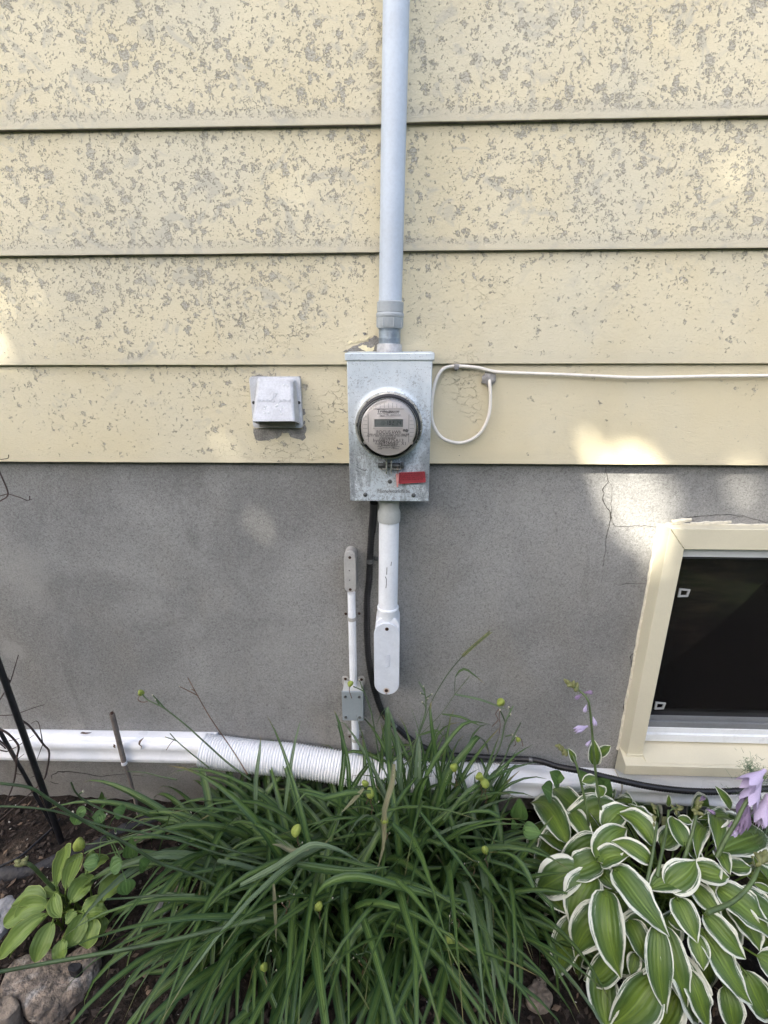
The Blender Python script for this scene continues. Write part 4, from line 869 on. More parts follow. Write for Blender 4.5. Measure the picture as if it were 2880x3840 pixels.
# ------------------------------------------------------------------ dry twigs at the left
tw = thing('dry_shrub', G(40, 3120), 'bare brown twigs of a dry shrub around the black stakes', 'shrub')
zz = lambda pts, y: [W(a/2.765, 2500+b/2.765, y) for a, b in pts]
yy = b1.y+.03
TW = [([(225,560),(310,620),(445,800),(510,890),(480,1100),(440,1190),(330,1300),(100,1500),(-60,1640)], 3.0), ([(445,800),(395,575),(320,590)], 1.5), ([(445,800),(385,960)], 1.4), ([(-80,510),(0,505),(150,495),(370,420),(460,395)], 1.5),
      ([(-40,400),(0,340),(100,170),(155,0),(190,-120)], 2), ([(100,160),(30,60),(-20,20)], 3), ([(-60,630),(0,650),(90,700),(190,820),(175,940),(160,1110),(120,1270),(0,1540),(-40,1640)], 3.2), ([(-60,740),(0,770),(110,880),(165,1010),(160,1110)], 2.6),
      ([(190,820),(350,710)], 1.3), ([(90,770),(200,745)], 1.3), ([(-50,860),(0,865),(70,880),(110,860),(190,825)], 2), ([(180,960),(250,905)], 1.3), ([(160,1110),(240,1120)], 1.2), ([(-20,780),(60,850),(40,840)], 2)]
for pts, r in TW: MB().tube(smooth_path(zz(pts, yy), .008), [r*.0011*(1-.5*k/len(smooth_path(zz(pts, yy), .008))) for k in range(len(smooth_path(zz(pts, yy), .008)))], 6).build('twig', MT['twig'], tw, smooth=60)
zu = lambda pts, y: [W(a/3.6875, 1700+b/3.6875, y) for a, b in pts]
for pts, r in (([(-60,120),(0,270),(110,560),(0,660),(-80,740)], 1.6), ([(110,560),(0,590),(-60,620)], 1.1), ([(110,560),(270,610),(370,650),(410,640),(410,590)], 1.0), ([(410,640),(440,642)], .8), ([(-40,88),(0,85),(110,68),(118,20)], .9)):
    MB().tube(smooth_path(zu(pts, yy), .006), r*.0012, 6).build('twig', MT['twig'], tw, smooth=60)

# ------------------------------------------------------------------ soil things
S1 = 1.508
ed = thing('garden_edging', G(200, 3200), 'strip of black plastic edging half buried in the soil at the left', 'edging')
ep = [G(a/S1, 2500+b/S1, .008) for a, b in ((-200,1190),(0,1180),(150,1165),(300,1110),(450,1050),(560,1000),(700,930),(850,870),(950,830))]
mb = MB(); sp_ = smooth_path(ep, .01)
mb.tube(sp_, [.020*(1+.7*mnoise.noise(p*22)) for p in sp_], 10, flat=.4).build('edging_strip', MT['edging'], ed, smooth=60)
hs2 = thing('drip_line', G(100, 3190), 'thin black drip line lying on the soil by the stakes', 'drip line')
MB().tube(smooth_path([G(a/S1, 2500+b/S1, .012) for a, b in ((-100,1180),(0,1130),(110,1075),(200,1000),(300,910),(340,860))], .01), .004, 8).build('tube', MT['edging'], hs2, smooth=60)
def rock(name, pts, z, hgt, m, label, seed):
    P = [G(a, b, z) for a, b in pts]; c = sum(P, V())/len(P); n = 44
    angs = sorted((math.atan2(p.y-c.y, p.x-c.x), (p-c).length) for p in P); A_ = [a for a, r in angs]; R_ = [r for a, r in angs]
    A_ = [A_[-1]-2*PI]+A_+[A_[0]+2*PI]; R_ = [R_[-1]]+R_+[R_[0]]
    mb = MB(); rings = [(1.0, -.06), (1.02, -.01), (.98, hgt*.5), (.93, hgt*.9), (.86, hgt*1.0), (.7, hgt*1.04), (.5, hgt*1.06), (.25, hgt*1.07), (.03, hgt*1.07)]
    vs_ = []
    for f_, h in rings:
        for k in range(n):
            a = -PI+2*PI*k/n; r = float(np.interp(a, A_, R_))*f_; p = V((c.x+r*math.cos(a), c.y+r*math.sin(a), h))
            d = .016*mnoise.noise(p*14+V((seed, 0, 0)))+.008*mnoise.noise(p*40+V((0, seed, 0)))+.004*mnoise.noise(p*90)
            vs_.append(p+V((math.cos(a)*d*.8, math.sin(a)*d*.8, d if h > 0 else 0)))
    fs = [(i*n+k, i*n+(k+1) % n, (i+1)*n+(k+1) % n, (i+1)*n+k) for i in range(len(rings)-1) for k in range(n)]+[tuple(range((len(rings)-1)*n, len(rings)*n))]
    mb.add(vs_, fs); o = mb.build(name, m, smooth=50); return tag(o, label, 'rock')
R6 = lambda pts: [(a/1.8433, 3300+b/1.8433) for a, b in pts]
rock('rock', R6([(40,560),(300,500),(500,478),(700,500),(680,600),(600,720),(520,820),(340,950),(170,900),(110,830),(10,800)]), .025, .032, MT['rock'], 'large pitted grey rock in front of the small hosta', 1)
rock('rock', R6([(-120,860),(0,820),(90,830),(125,900),(90,945),(-80,980)]), .03, .04, MT['rock2'], 'tan stone at the bottom left beside the large rock', 5)
rock('rock', R6([(-140,200),(0,160),(90,150),(110,220),(60,330),(0,400),(-140,420)]), .02, .03, MT['rock3'], 'blue-grey stone behind the left leaves of the small hosta', 9)
rock('rock', R6([(475,570),(520,555),(540,580),(510,610),(470,605)]), .075, .0, MT['edging'], 'small dark pebble resting on the large pitted rock', 11).location.z = .062
rock('rock', [(1995,3690),(2040,3660),(2060,3720),(2030,3800),(1990,3790),(1975,3730)], .01, .015, MT['rock2'], 'flat brown stone between the daylily and the variegated hosta', 14)
for k, (a, b, lab) in enumerate(((810, 960, 'pinkish chip of stone behind the daylily at the left'), (980, 1260, 'pale chip of stone under the left daylily leaves'), (920, 1340, 'grey chip of stone low under the left daylily leaves'))):
    p = G(a/S1, 2500+b/S1, .015); o = blob(p, .024+.004*k, 20+k, .4, 2, (1.2, 1, .6)).build('stone', MT['rock2'] if k != 2 else MT['rock3'], smooth=40); tag(o, lab, 'stone')
# mulch, litter and specks
def scatter(name, n, m, size, seed, zone, flat=.3):
    r = random.Random(seed); mb = MB()
    for _ in range(n):
        x, y = zone(r); z = soil_h(x, y)+.003; l = size*r.uniform(.5, 1.6); w_ = l*r.uniform(.25, .6); h = l*flat*r.uniform(.4, 1)
        Rm = Matrix.Rotation(r.uniform(0, 2*PI), 3, 'Z') @ Matrix.Rotation(r.uniform(-.5, .5), 3, 'X') @ Matrix.Rotation(r.uniform(-.5, .5), 3, 'Y')
        pts = [(-l, 0, 0), (0, -w_, h*.3), (l, 0, 0), (0, w_, 0), (0, 0, h), (0, 0, -h)]
        mb.add([Rm @ V(p)+V((x, y, z)) for p in pts], [(0,1,4),(1,2,4),(2,3,4),(3,0,4),(1,0,5),(2,1,5),(3,2,5),(0,3,5)])
    return tag(mb.build(name, m, smooth=None), kind='stuff')
bed = lambda r: (r.uniform(-1.7, 1.4), -.02-1.0*r.random())
scatter('mulch', 6500, MT['mulch'], .010, 1, bed); scatter('leaf_litter', 900, MT['litter'], .011, 2, bed, .12); scatter('soil_specks', 420, MT['perlite'], .0032, 3, bed, .8)

# ------------------------------------------------------------------ leaves
def blade(path, wid, fold=.25, side=None, prof=None, nu=2, twist=0.0, ripple=0.0, seed=0):
    """a strap or broad leaf along path: UV u across, v along"""
    n = len(path); mb = MB(); uvs = []
    for i, p in enumerate(path):
        t = i/(n-1); tg = (path[min(i+1, n-1)]-path[max(i-1, 0)]).normalized()
        s = side if side is not None else V((0, 0, 1)).cross(tg)
        s = s-tg*s.dot(tg)
        s = s.normalized() if s.length > 1e-6 else tg.orthogonal().normalized()
        if twist: s = Matrix.Rotation(twist*t, 3, tg) @ s
        up = tg.cross(s); up = up if up.z >= 0 or side is not None else -up
        hw = wid*.5*(prof(t) if prof else 1)
        for u in ((-1, -.03, .03, 1) if nu == 1 else [k/nu-1 for k in range(nu*2+1)]):
            rp = ripple*math.sin(t*17+seed+u*2)*u*u
            mb.v.append(p+s*(u*hw)+up*(fold*hw*(abs(u)**1.2)+rp*hw)); uvs.append((.5+u*.5, t))
    m = 4 if nu == 1 else nu*2+1
    for i in range(n-1):
        for k in ((0, 2) if nu == 1 else range(m-1)): a = i*m+k; mb.f.append((a, a+1, a+m+1, a+m))
    return mb, uvs
def blade_mesh(parts, name):
    me = bpy.data.meshes.new(name); vs_ = []; fs = []; us = []
    for mb, uvs in parts:
        b = len(vs_); vs_ += mb.v; fs += [tuple(i+b for i in f) for f in mb.f]; us += uvs
    me.from_pydata(vs_, [], fs); uv = me.uv_layers.new(name='UVMap')
    idx = np.empty(len(me.loops), dtype=np.int32); me.loops.foreach_get('vertex_index', idx)
    uv.data.foreach_set('uv', np.array(us, dtype=np.float32)[idx].ravel()); me.shade_smooth(); me.update(); return me

strap_prof = lambda t: min(1, .55+t*2.2)*(1-max(0, (t-.35)/.65)**1.7)+.02
def arch(base, az, L, e0, droop, n=11, sway=0.0, pw=1.5):
    p = V(base); out = [p.copy()]; ds = L/(n-1)
    for i in range(1, n):
        s = i/(n-1); e = e0-droop*s**pw; a = az+sway*s
        p = p+V((math.cos(a)*math.cos(e), math.sin(a)*math.cos(e), math.sin(e)))*ds
        if p.z < .012: p.z = .012+.002*random.random()
        if p.y > -.012 : p.y = -.012
        out.append(p.copy())
    return out
# ---- daylily
dl = thing('daylily', (-.12, -.30, 0), 'big clump of arching dark green daylily leaves below the meter', 'plant')
rd = random.Random(21)
fans = [(-.58,-.20),(-.50,-.14),(-.42,-.18),(-.34,-.13),(-.25,-.15),(-.16,-.14),(-.50,-.26),(-.42,-.36),(-.33,-.24),(-.26,-.38),(-.17,-.27),(-.10,-.40),(-.04,-.24),(.04,-.35),(.10,-.23),(.17,-.33),(.24,-.24),(.29,-.36),(-.36,-.44),(-.02,-.30),(.20,-.42),(-.22,-.48),(.02,-.48)]
rest = []; cnt = 0; leaves = []
def upright(x): return max(0, 1-abs(x-.07)/.34)
for k in range(570):
    fx, fy_ = fans[k % len(fans)]
    bx, by = fx+rd.gauss(0, .035), fy_+rd.gauss(0, .03)
    by = min(by, -.10)
    az = rd.uniform(0, 2*PI)
    outv = V((bx+.10, (by+.30)*1.2)); 
    if rd.random() < .55 and outv.length > .05: az = math.atan2(outv.y, outv.x)+rd.gauss(0, .7)
    if rd.random() < .33: az = -PI/2+rd.gauss(0, .55)
    toward = max(0, -math.sin(az)); away = max(0, math.sin(az))
    L = rd.uniform(.42, .74)*(1+.12*toward); e0 = math.radians(rd.uniform(48, 82)); dr = math.radians(rd.uniform(75, 140))
    u = upright(bx)
    if rd.random() < .35*u: e0 = math.radians(rd.uniform(72, 88)); dr = math.radians(rd.uniform(35, 120)); L *= 1.08
    if bx < -.28: L *= .88; e0 *= .9
    if by > -.21 and bx < -.1: L *= .72; az = rd.uniform(0, 2*PI)
    if away > .3 and by > -.3: L *= .8; dr *= 1.1
    if bx > .12 and math.cos(az) > 0: L *= .60
    elif bx > -.05 and math.cos(az) > .5: L *= .8
    pth = arch((bx, by, 0), az, L, e0, dr, 12, rd.gauss(0, .25), rd.uniform(1.2, 2.2))
    if rd.random() < .10:                        # a kinked, folded-over leaf
        i = rd.randint(5, 8)
        d = (pth[i]-pth[i-1]).length
        for j in range(i+1, 12): pth[j] = pth[j-1]+V((math.cos(az)*.35, math.sin(az)*.35, -.94))*d
        for j in range(12): pth[j].z = max(pth[j].z, .012)
    leaves.append((pth, rd.uniform(.015, .027), rd.uniform(.25, .6), rd.gauss(0, .6)))
for k in range(80):
    bx, by = rd.uniform(-.10, .30), rd.uniform(-.25, -.12); az = rd.uniform(.2, PI-.2) if rd.random() < .5 else rd.uniform(0, 2*PI)
    pth = arch((bx, by, 0), az, rd.uniform(.34, .60)*(1-.35*abs(bx-.08)/.25), math.radians(rd.uniform(76, 89)), math.radians(rd.uniform(15, 130)), 12, rd.gauss(0, .3), rd.uniform(1.6, 3.2))
    leaves.insert(rd.randrange(280), (pth, rd.uniform(.014, .025), rd.uniform(.3, .6), rd.gauss(0, .7)))
for i, (pth, wd, fo, tws) in enumerate(leaves):
    pb = blade(pth, wd, fo, None, strap_prof, 1, tws)
    if i < 285:
        o = link('leaf', blade_mesh([pb], 'leaf'), MT['daylily'], dl)
    else: rest.append(pb)
o = link('leaves', blade_mesh(rest, 'leaves'), MT['daylily'], dl); o['kind'] = 'stuff'
# leaves and stalks the photograph shows one by one
ZM = lambda a, b: (900+a/1.508, 2400+b/1.508)
ZL = lambda a, b: (a/1.508, 2500+b/1.508)
def px_leaf(pts, ys, wd, dry=False, conv=ZM, fold=.3):
    n = len(pts); P = [W(*conv(*p), ys[0]+(ys[1]-ys[0])*i/(n-1)) for i, p in enumerate(pts)]
    P = smooth_path(P, .035); o = link('leaf', blade_mesh([blade(P, wd, fold, None, strap_prof, 1)], 'leaf'), MT['daylily_dry' if dry else 'daylily'], dl)
    if dry: o['label'] = 'pale dying leaf'
    return o
px_leaf([(860,900),(840,650),(835,480),(830,385),(790,440),(745,560)], (-.22,-.16), .020); px_leaf([(1230,1180),(1150,900),(1100,620),(1075,400),(1085,345)], (-.3,-.14), .019)
px_leaf([(560,980),(575,800),(590,640),(560,470),(530,395)], (-.25,-.12), .016); px_leaf([(620,900),(610,700),(580,560),(545,470)], (-.25,-.14), .014)
px_leaf([(90,980),(90,800),(110,640),(118,545)], (-.28,-.16), .013); px_leaf([(250,1000),(280,760),(315,560),(345,448)], (-.28,-.14), .012)
px_leaf([(1000,960),(1060,760),(1160,600),(1260,480),(1340,465),(1420,480)], (-.28,-.16), .017); px_leaf([(1100,1000),(1180,760),(1290,620),(1345,550),(1390,590),(1405,650)], (-.28,-.12), .022)
px_leaf([(1010,1000),(1005,760),(1010,600),(990,500)], (-.26,-.14), .022); px_leaf([(930,980),(900,760),(900,640),(860,450),(840,390)], (-.26,-.15), .016)
px_leaf([(1180,1080),(1300,900),(1450,760),(1560,650),(1659,590)], (-.32,-.16), .013); px_leaf([(1150,1020),(1290,860),(1420,780),(1560,720),(1680,690)], (-.32,-.18), .016)
px_leaf([(870,700),(860,820),(820,960),(810,1180),(760,1340)], (-.40,-.48), .016, True); px_leaf([(700,840),(640,910),(570,980)], (-.40,-.44), .013, True)
px_leaf([(390,1185),(290,1195),(230,1165),(180,1155)], (-.48,-.48), .014, True); px_leaf([(190,1380),(200,1550),(205,1720)], (-.58,-.62), .009, True)
px_leaf([(430,1450),(480,1390),(600,1345),(740,1355),(900,1400),(1100,1450),(1300,1490),(1360,1560)], (-.58,-.58), .022)
px_leaf([(620,1740),(660,1660),(760,1570),(830,1545),(960,1500)], (-.62,-.55), .017); px_leaf([(0,1390),(200,1290),(350,1190),(430,1160),(560,1190),(700,1270)], (-.5,-.5), .021)
px_leaf([(1000,950),(1100,1080),(1200,1200),(1290,1320),(1360,1420)], (-.46,-.56), .011); px_leaf([(740,860),(600,870),(470,900),(370,870),(280,980)], (-.40,-.44), .018)
px_leaf([(320,1270),(480,1300),(650,1310),(860,1280)], (-.5,-.5), .024); px_leaf([(860,1040),(940,1130),(1000,1200),(1080,1330)], (-.46,-.5), .020)
px_leaf([(1490,1180),(1460,1000),(1340,970),(1230,990)], (-.36,-.34), .017); px_leaf([(1659,1400),(1600,1280),(1520,1210),(1400,1200)], (-.5,-.4), .016)
# pods and stalks
def pod_mesh():
    bm = bmesh.new(); bmesh.ops.create_icosphere(bm, subdivisions=3, radius=1); mb = MB(); vs_ = []
    for v_ in bm.verts:
        c_ = v_.co; a = math.atan2(c_.y, c_.x); k = (.70+.32*abs(math.cos(a*1.5))**.7)*(1-.10*c_.z)+.10*mnoise.noise(c_*3)
        vs_.append(V((c_.x*k, c_.y*k, c_.z*1.12)))
    mb.add(vs_, [tuple(q.index for q in f.verts) for f in bm.faces]); bm.free(); return mb.mesh('seed_pod', 60)
PODM = pod_mesh(); PODM.materials.append(MT['pod'])
stubm = MB().lathe([(.5, -1), (1, -.4), (1, .5), (.4, 1)], (0, 0, 0), (0, 0, 1), 7).mesh('stub', 60); stubm.materials.append(MT['stub'])
def stalk(pts, ys, r, conv, parent=dl, m='scape', pods=(), stubs=(), wither=(), name='flower_stalk'):
    n = len(pts); P = [W(*conv(*p), ys[0]+(ys[1]-ys[0])*i/(n-1)) for i, p in enumerate(pts)]
    for q in P:
        if q.z < .01: q.z = .01
    SP = smooth_path(P, .012); mb = MB(); N = len(SP)
    mb.tube(SP, [r*(.7+.5*(1-abs(2*i/N-1)) if False else (1.0-.35*i/N)) for i in range(N)], 7)
    for (a, b, c, d, y) in stubs: mb.tube([W(*conv(a, b), y), W(*conv((a+c)/2+2, (b+d)/2), y), W(*conv(c, d), y)], [r*.8, r*.7, r*.6], 6)
    o = mb.build(name, MT[m], parent, smooth=60)
    for (a, b, c, d, y) in stubs:
        s_ = bpy.data.objects.new('stub', stubm); COL.objects.link(s_); s_.parent = o; s_.location = W(*conv(c, d), y)-base_of(o); s_.scale = (r*.75, r*.75, r*1.1)
    for (a, b, rad, y) in pods:
        p_ = bpy.data.objects.new('seed_pod', PODM); COL.objects.link(p_); p_.parent = o; p_.location = W(*conv(a, b), y)-base_of(o); p_.scale = (rad*.74, rad*.74, rad*.84)
        p_.rotation_euler = (rd.uniform(-.7, .7), rd.uniform(-.7, .7), rd.uniform(0, 6))
    for pts_, y in wither:
        MB().tube(smooth_path([W(*conv(*q), y+.004*math.sin(i*2)) for i, q in enumerate(pts_)], .006), .0011, 5).build('withered_flower', MT['wither'], o, smooth=60)
    return o
stalk([(1420,640),(1290,545),(1150,420),(1050,330),(935,240),(880,210),(830,185),(800,150)], (-.26,-.12), .0028, ZL, pods=[(797,147,.0135,-.12)], stubs=[(935,240,862,160,-.13),(900,215,880,185,-.13)], wither=[([(790,165),(780,185),(800,200),(835,198)], -.12)])
stalk([(1400,610),(1320,480),(1190,290),(1110,150),(1062,62)], (-.26,-.10), .0018, ZL, m='wither', stubs=[(1120,165,1015,112,-.11),(1105,140,1080,125,-.11)])
stalk([(1180,570),(1130,530),(1010,430),(962,378)], (-.24,-.12), .0022, ZL, stubs=[(1000,420,935,398,-.13)], wither=[([(985,412),(960,440),(940,472)], -.13)])
stalk([(1400,1330),(1100,1180),(900,1110),(750,1020),(560,920),(400,830),(270,745),(170,685),(0,660),(-150,650)], (-.46,-.62), .0045, ZL)
stalk([(1500,1120),(1250,1060),(1000,980),(780,935),(600,905),(360,830),(200,800),(0,790),(-150,800)], (-.40,-.56), .0032, ZL, stubs=[(650,915,655,940,-.48),(410,842,412,822,-.5)])
stalk([(1500,1090),(1350,1050),(1050,960),(800,880),(560,800),(440,725),(402,655)], (-.38,-.44), .0032, ZL, stubs=[(440,725,470,705,-.43)])
stalk([(1500,1420),(1250,1480),(1000,1540),(700,1600),(300,1670),(0,1725),(-120,1745)], (-.58,-.74), .0055, ZL)
stalk([(1000,640),(900,620),(820,600),(720,592)], (-.24,-.17), .0022, ZL); stalk([(900,900),(760,950),(600,990),(500,1003),(460,1005)], (-.42,-.42), .0024, ZL, pods=[(448,1005,.021,-.42)], wither=[([(470,1030),(470,1080),(450,1130)], -.43)])
stalk([(1100,1290),(900,1295),(700,1310),(600,1315)], (-.55,-.6), .0030, ZL)
stalk([(850,980),(840,800),(790,680),(770,560),(740,400),(690,262)], (-.26,-.14), .0026, ZM, pods=[(625,247,.0125,-.12)], stubs=[(700,290,640,262,-.12),(690,275,675,225,-.12)], wither=[([(622,260),(618,285),(632,330)], -.12)])
stalk([(930,900),(980,640),(1020,500),(1050,400),(1045,300),(1010,235)], (-.25,-.13), .0028, ZM, stubs=[(1048,330,1085,305,-.13),(1045,300,1038,262,-.13),(1045,310,1020,300,-.13),(1050,380,1030,350,-.13),(1048,350,1062,330,-.13)])
stalk([(1230,1090),(1330,880),(1400,740),(1470,600),(1500,470),(1545,372)], (-.30,-.15), .0034, ZM, pods=[(1475,352,.0165,-.15)], stubs=[(1498,460,1470,395,-.15),(1510,440,1530,420,-.15),(1530,400,1520,380,-.15)], wither=[([(1465,390),(1445,420),(1460,450),(1425,490)], -.15), ([(1470,395),(1465,440),(1472,480),(1465,530)], -.15)])
stalk([(1290,1000),(1350,900),(1420,780),(1490,680),(1540,560),(1588,467)], (-.28,-.15), .0030, ZM, pods=[(1572,562,.0105,-.15)], stubs=[(1520,600,1560,545,-.15),(1500,545,1540,535,-.15)], wither=[([(1560,545),(1590,560),(1600,600)], -.15), ([(1550,560),(1560,590),(1548,600)], -.15)])
for (a, b, rad, y, c, d) in ((1210,720,.0165,-.26,1290,900),(1355,772,.0155,-.28,1340,950),(1382,808,.0165,-.28,1345,960),(708,810,.0115,-.34,760,960),(735,865,.0155,-.36,790,1000),(818,1020,.0135,-.44,830,1200),(320,1077,.0170,-.46,340,1250),(1385,1187,.0130,-.42,1340,1330),(445,1505,.0125,-.58,560,1450),(1187,1692,.0150,-.60,1200,1500),(135,1850,.0115,-.66,170,1700),(168,1970,.0135,-.66,200,1800),(600,1870,.0085,-.64,640,1760),(345,2165,.011,-.70,380,2060)):
    stalk([(c, d), ((a+c)/2+rd.uniform(-14, 14), (b+d)/2), (a, b)], (y+.05, y), .0022, ZM, pods=[(a, b, rad, y)], wither=[([(a+10, b+25), (a+4, b+60), (a+16, b+85), (a+6, b+115)], y+.004)], stubs=[((a+c)/2, (b+d)/2, (a+c)/2+22, (b+d)/2-18, y+.02)])
# withered heads low in the clump
for (a, b, y) in ((690,1790,-.64),(1215,1570,-.58),(255,1460,-.56),(1300,1275,-.42)):
    stalk([(a+60, b-110), (a+20, b-40), (a, b)], (y+.05, y), .0022, ZM, stubs=[(a+10, b-20, a-30, b-10, y), (a+20, b-30, a+50, b-20, y), (a, b-5, a-15, b+25, y)], wither=[([(a, b), (a-20, b+30), (a+10, b+60), (a, b+100)], y), ([(a, b), (a+25, b+20), (a+20, b+55)], y)])

# ------------------------------------------------------------------ tall grass weeds
Z5 = lambda a, b: (1440+a/2.37, 2300+b/2.37)
gw = thing('grass_weed', (W(*Z5(430,770), -.12).x-.1, -.2, 0), 'single tall grass stem with a feathery seed head against the foundation', 'weed')
gp = [W(*Z5(a, b), y) for a, b, y in ((130,1620,-.22),(230,1260,-.20),(330,1030,-.17),(430,770,-.14),(560,550,-.11),(690,390,-.10),(800,290,-.10),(930,180,-.10))]
MB().tube(smooth_path(gp, .01), .0014, 6).build('grass_stem', MT['scape'], gw, smooth=60)
mb = MB(); spk = smooth_path(gp[5:], .0055)
for i, p in enumerate(spk):
    for s_ in (-1, 1):
        t_ = (spk[min(i+1, len(spk)-1)]-spk[max(i-1, 0)]).normalized(); n_ = V((-t_.z, .2*s_, t_.x))*s_; e_ = p+t_*.013+n_*.0055
        mb.tube([p, p.lerp(e_, .5)+n_*.001, e_], [.0006, .0015, .0003], 5)
mb.build('seed_head', MT['bud'], gw, smooth=60)
gw2 = thing('grass_weed', (W(*Z5(310,1090), -.15).x, -.2, 0), 'thin jointed grass stem with narrow blades right of the seed head stem', 'weed')
MB().tube(smooth_path([W(*Z5(a, b), y) for a, b, y in ((60,1340,-.22),(100,1300,-.22),(310,1090,-.17),(510,890,-.13),(630,720,-.11),(760,560,-.10))], .012), .0010, 6).build('grass_stem', MT['stem'], gw2, smooth=60)
for pts, y, wd in (([(630,720),(640,560),(710,495),(790,540),(900,630)], -.11, .008), ([(630,720),(850,765),(1000,820),(1120,865)], -.11, .007), ([(515,895),(680,920),(780,965),(880,1010)], -.13, .007), ([(310,1085),(420,1050),(480,1045),(540,1110)], -.16, .007)):
    P = smooth_path([W(*Z5(a, b), y-.01*i) for i, (a, b) in enumerate(pts)], .02)
    link('grass_blade', blade_mesh([blade(P, wd, .3, V((.2, .6, .7)), strap_prof, 1)], 'grass_blade'), MT['daylily'], gw2)

# ------------------------------------------------------------------ broad leaves
ovate = lambda t: (t**.62*(1-t)**1.0)/.3447 if 0 < t < 1 else .02
lance = lambda t: (t**.75*(1-t)**.80)/.3413 if 0 < t < 1 else .02
def broad_leaf(base, tip, wid, normal, arch_h, m, parent, foot=None, prof=ovate, fold=.18, ripple=.1, name='leaf', seed=0, r=.0026, tipdrop=.0, sway=.0, twist=.0):
    n = 15; ax_ = tip-base; L = ax_.length; path_ = []
    nn = (normal-ax_*(normal.dot(ax_)/max(1e-9, L*L))).normalized()
    for i in range(n):
        t = i/(n-1); path_.append(base+ax_*t+nn*(arch_h*L*math.sin(PI*t**.85))-V((0, 0, tipdrop*L*t**3)))
    for p in path_:
        p.z = max(p.z, .012)
        p.y = min(p.y, -.012)
    side = ax_.normalized().cross(nn)*-1
    for i, p in enumerate(path_): p += side*(sway*L*math.sin(PI*(i/(n-1))**1.3))
    parts = [blade(path_, wid, fold, side, prof, 4, twist, ripple, seed)]
    if foot is not None:
        ft_ = V(foot); c1 = base.lerp(ft_, .5)+V((0, 0, .03*min(1, (base-ft_).length/.15))); pp = smooth_path([ft_, c1, base, base+ax_*.10+nn*arch_h*L*.3], .03)
        mbp = MB().tube(pp, [r*(1.2-.4*i/len(pp)) for i in range(len(pp))], 6); parts.append((mbp, [(.42+.03*(k % 2), .3) for k in range(len(mbp.v))]))
    return link(name, blade_mesh(parts, name), m, parent)
ZH = lambda a, b: (1900+a/1.651, 2500+b/1.651)
# ---- variegated hosta
hc = G(2530, 3330, .12); hc = V((hc.x, hc.y+.03, 0))
hr = (.47, .34, .34)
hosta = thing('hosta', (hc.x, hc.y, 0), 'variegated hosta with white edged green leaves at the right', 'plant')
HL = [((520,1075),(400,870),110),((485,950),(290,745),140),((375,1085),(160,820),180),((380,1140),(150,990),190),((610,1000),(757,868),150),((568,1190),(742,985),190),((580,1200),(335,1225),175),((590,1215),(752,1165),130),((885,1205),(660,1072),115),((905,1010),(765,840),110),((895,1100),(690,900),160),((450,1265),(193,1380),220),((545,1310),(400,1570),215),((680,1265),(1000,1622),195),((620,1410),(712,1875),200),((1062,1330),(888,1370),140),((1055,1440),(1180,1685),155),((935,1620),(992,2105),175),((975,1620),(1112,2082),180),((1230,1540),(1472,1790),150),((1210,1640),(1512,2062),195),((1375,1490),(1562,1745),155),((1310,1380),(1640,1670),200),((1000,1360),(1165,1195),190),((1165,1255),(1372,1290),140),((1315,1165),(1385,1275),140),((1105,1105),(1032,920),115),((1365,935),(1190,930),95),((1290,940),(1310,1100),130),((1320,1140),(1590,1000),200),((1370,1240),(1508,1238),130),((640,1520),(438,1760),210),((440,1560),(318,1912),175),((690,1770),(488,1912),160),((590,1890),(625,2230),205),((915,1930),(640,2200),225),((800,1780),(770,1905),130),((1165,1660),(1218,1865),135),((1120,1880),(1255,2210),160),((1045,2010),(960,2240),210),((1470,1890),(1625,2160),200),((1350,1990),(1420,2230),170),((1585,1500),(1680,1720),150),((260,1400),(385,1530),140),((765,1580),(885,1840),150),((560,1250),(680,1385),170),((740,1850),(895,1940),150),((1220,1000),(1190,1170),100),((960,1110),(1060,1000),170),((1160,1370),(1330,1540),140),((1010,1560),(1140,1660),150),((470,860),(540,1050),120),((1540,1620),(1700,1850),180),((1330,1780),(1420,2000),170),((540,900),(600,1010),120),((640,830),(600,960),100),((1260,1230),(1290,1390),130),((1150,1160),(1210,1240),110)]
rh_ = random.Random(5)
HL += [((1500,1300),(1760,1420),190),((1560,1800),(1800,2000),200),((1420,1420),(1700,1560),180),((1600,2050),(1800,2260),200)]
ctr = (960, 1330)
dd_ = [math.hypot((b[0]+t[0])/2-ctr[0], ((b[1]+t[1])/2-ctr[1])*.9) for b, t, wd in HL]
rank = {i: k/len(HL) for k, i in enumerate(sorted(range(len(HL)), key=lambda q: dd_[q]))}
nh_ = len(HL)
